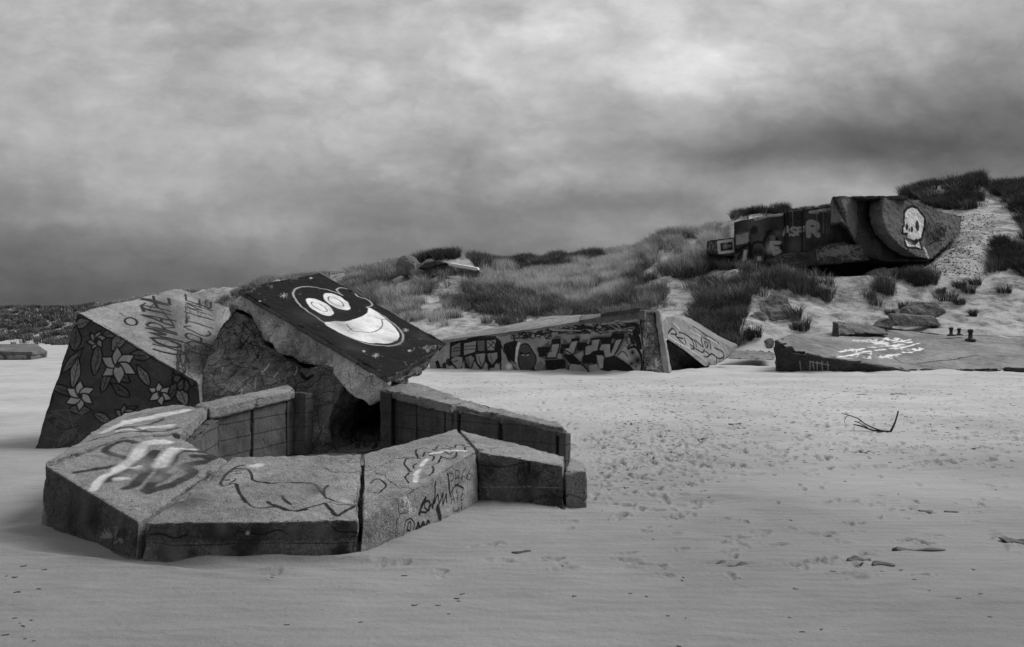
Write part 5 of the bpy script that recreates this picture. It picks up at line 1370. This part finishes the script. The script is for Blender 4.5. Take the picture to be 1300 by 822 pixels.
for i in range(1700):  # weed crumbs, plus dark flakes standing in for the shade inside footprints
    k = r.random() * (1 if i % 5 == 0 else .75)
    if k < .6: px, py = r.uniform(525, 1400), r.triangular(477, 600, 488)
    elif k < .75: px, py = r.gauss(825, 70), r.gauss(560, 35)
    elif k < .9: px, py = r.uniform(740, 1330), r.uniform(560, 820)
    else: px, py = r.uniform(0, 60) if r.random() < .5 else r.uniform(300, 800), r.uniform(700, 815)
    if py < 477: continue
    if py < 650 and px < 760: 
        if py > 505: continue
    if 60 < px < 760 and 505 < py < 716: continue
    yv = EYE * FOC / (py - HY)
    V, F = scrap(px, py, r.uniform(.015, .07) * (.3 + yv / 16), r.uniform(.002, .006) * (.4 + yv / 12), r.gauss(.1, .5), i)
    Vs.append(V); Fs.append(F + off); off += len(V)
tag(link_mesh('litter_and_print_shade', np.concatenate(Vs), np.concatenate(Fs), M['weed'], origin=(0, 0, 0)), 'fine dark weed crumbs and shell bits, some standing in for footprint shade', 'beach litter', kind='stuff')
# gravel on the slope right of the skull block
rs = random.Random(2); parts = []
Vs, Fs, off = [], [], 0
for i in range(1500):
    px = rs.uniform(1178, 1262); yy = rs.uniform(60, 76); z = float(ground(px, yy)[0]); py = HY + (EYE - z) / yy * FOC
    if not (272 < py < 350) or rs.random() < (px - 1180) / 140: continue
    c = P(px, py, yy); k = rs.uniform(.03, .11)
    q = [c + k * np.array(d) * rs.uniform(.6, 1.3) for d in ((1, 0, 0), (0, 1, 0), (-1, 0, 0), (0, -1, 0), (0, 0, .8), (0, 0, -.6))]
    Vs.append(np.array(q)); Fs.append(np.array([[0, 1, 4], [1, 2, 4], [2, 3, 4], [3, 0, 4], [1, 0, 5], [2, 1, 5], [3, 2, 5], [0, 3, 5]]) + off); off += 6
tag(link_mesh('gravel', np.concatenate(Vs), np.concatenate(Fs), M['mass'], smooth=False, origin=(0, 0, 0)), 'crumbled concrete gravel spilling beside the skull block', 'gravel', kind='stuff')

# ------------------------------------------------------------------ sky, sun, camera
SUN_EL, SUN_AZ = math.radians(48), math.radians(62)         # azimuth clockwise from +Y (into the picture) towards +X (right)
w = bpy.data.worlds.new('World'); SC.world = w; w.use_nodes = True
t = NT(w.node_tree)
gen = t.n('ShaderNodeTexCoord').outputs['Generated']
sky = t.n('ShaderNodeTexSky', sky_type='NISHITA', sun_disc=False, sun_elevation=SUN_EL, sun_rotation=SUN_AZ)
bw = t.n('ShaderNodeRGBToBW', {0: sky.outputs[0]}).outputs[0]
sp = t.n('ShaderNodeSeparateXYZ', {0: gen})
dx, dy, dz = sp.outputs
ady = t.m('MAXIMUM', t.m('ABSOLUTE', dy), .25)
u0 = t.m('DIVIDE', dx, ady); v0 = t.m('DIVIDE', dz, ady)
wv = t.n('ShaderNodeCombineXYZ', {0: u0, 1: t.m('MULTIPLY', v0, 1.5), 2: t.m('MULTIPLY', t.m('LESS_THAN', dy, 0.0), 7.3)}).outputs[0]
wn = t.n('ShaderNodeTexNoise', {'Vector': wv, 'Scale': 3.4, 'Detail': 10.0, 'Roughness': .6})
wsp = t.n('ShaderNodeSeparateColor', {0: wn.outputs[1]})
u = t.m('ADD', u0, t.m('MULTIPLY', t.m('SUBTRACT', wsp.outputs[0], .5), .16)); v = t.m('ADD', v0, t.m('MULTIPLY', t.m('SUBTRACT', wsp.outputs[1], .5), .10))
ramp = t.n('ShaderNodeValToRGB', {0: t.m('MULTIPLY', v, 1.25)})
cr = ramp.color_ramp; cr.interpolation = 'B_SPLINE'
SKY = [(0, .12), (.06, .14), (.12, .18), (.22, .28), (.34, .40), (.5, .50), (.8, .55), (1, .6)]
cr.elements[0].position, cr.elements[0].color = 0, (SKY[0][1],) * 3 + (1,)
cr.elements[1].position, cr.elements[1].color = 1, (SKY[-1][1],) * 3 + (1,)
for p_, c_ in SKY[1:-1]: e_ = cr.elements.new(p_); e_.color = (c_,) * 3 + (1,)
lum = t.n('ShaderNodeRGBToBW', {0: ramp.outputs[0]}).outputs[0]
# banks of cloud: (column, row, half width, half height in photo pixels, factor)
for px, py, sx_, sy_, k in [(1120, 185, 270, 46, -.66), (1290, 140, 200, 100, -.5), (950, 205, 100, 22, -.45), (1320, 20, 130, 70, -.35), (30, 380, 420, 60, -.38), (30, 300, 380, 60, -.2), (760, 262, 140, 20, -.42), (700, 240, 70, 22, .25), (660, 190, 60, 34, .35), (560, 60, 320, 80, .15),
                            (950, 80, 140, 45, .28), (790, 190, 55, 40, -.15), (850, 140, 110, 35, -.12), (320, 285, 90, 14, .3), (60, 30, 260, 60, -.15), (60, 278, 90, 12, .2), (870, 290, 160, 30, .15), (1200, 250, 200, 14, .35), (520, 230, 60, 16, .15), (660, 95, 60, 30, .12), (1080, 40, 80, 40, .15)]:
    a = t.m('DIVIDE', t.m('SUBTRACT', u, (px - CX) / FOC), sx_ / FOC); b = t.m('DIVIDE', t.m('SUBTRACT', v, (HY - py) / FOC), sy_ / FOC)
    g = t.m('EXPONENT', t.m('MULTIPLY', t.m('ADD', t.m('MULTIPLY', a, a), t.m('MULTIPLY', b, b)), -1.0))
    lum = t.m('MULTIPLY', lum, t.m('ADD', t.m('MULTIPLY', g, k), 1.0))
streak = t.n('ShaderNodeVectorRotate', {'Vector': wv, 'Angle': .25}, rotation_type='Z_AXIS').outputs[0]
n1 = t.noise(t.mul(streak, (1.0, 1.35, 1)), 2.3, 12, .56, 0.0)
n2 = t.noise(t.mul(wv, (1, 1.25, 1)), 5.5, 10, .6, 0.0)
n3 = t.m('ABSOLUTE', t.m('SUBTRACT', t.noise(t.n('ShaderNodeVectorMath', {0: wv, 1: t.mul(wn.outputs[1], (.35, .25, 0))}, operation='ADD').outputs[0], 3.6, 7, .55), .5))
lum = t.m('MULTIPLY', lum, t.mr(n3, 0, .16, .80, 1.08))
lum = t.m('MULTIPLY', lum, t.m('ADD', t.mr(n1, .3, .7, .66, 1.32), t.mr(n2, .3, .7, -.24, .24)))
back = t.mr(dy, -.5, .3, .38, 1.0)  # unseen sky behind the camera, dimmed to keep camera-facing sides dark
lum = t.m('MULTIPLY', lum, back)
lum = t.m('MULTIPLY', lum, t.mr(dz, -.05, 0.0, .35, 1))
tot = t.m('ADD', t.m('MULTIPLY', lum, 6.6), t.m('MULTIPLY', bw, .03))      # a little of the clear sky's light comes through the cloud sheet
cc = t.n('ShaderNodeCombineColor', {0: tot, 1: tot, 2: tot}).outputs[0]
bg = t.n('ShaderNodeBackground', {'Color': cc, 'Strength': .1})
t.n('ShaderNodeOutputWorld', {'Surface': bg.outputs[0]})
w.cycles.sampling_method = 'MANUAL'; w.cycles.sample_map_resolution = 512

sun = bpy.data.lights.new('sun', 'SUN'); sun.energy = 1.5; sun.angle = math.radians(28); sun.color = (1, 1, 1)
so = bpy.data.objects.new('sun', sun); COL.objects.link(so)
d = Vector((-math.sin(SUN_AZ) * math.cos(SUN_EL), -math.cos(SUN_AZ) * math.cos(SUN_EL), -math.sin(SUN_EL)))
so.rotation_euler = d.to_track_quat('-Z', 'Y').to_euler(); so.location = (20, 20, 40)

cam = bpy.data.cameras.new('camera'); co_ = bpy.data.objects.new('camera', cam); COL.objects.link(co_)
cam.sensor_width = 36; cam.lens = FOC / 1300 * 36; cam.shift_y = (HY - 411) / 1300; cam.clip_start = .1; cam.clip_end = 8000
co_.location = (0, 0, EYE); co_.rotation_euler = (math.pi / 2, 0, 0)
SC.camera = co_
SC.view_settings.view_transform = 'Standard'; SC.view_settings.look = 'None'; SC.view_settings.gamma = 1; SC.view_settings.exposure = .87; SC.view_settings.use_curve_mapping = False
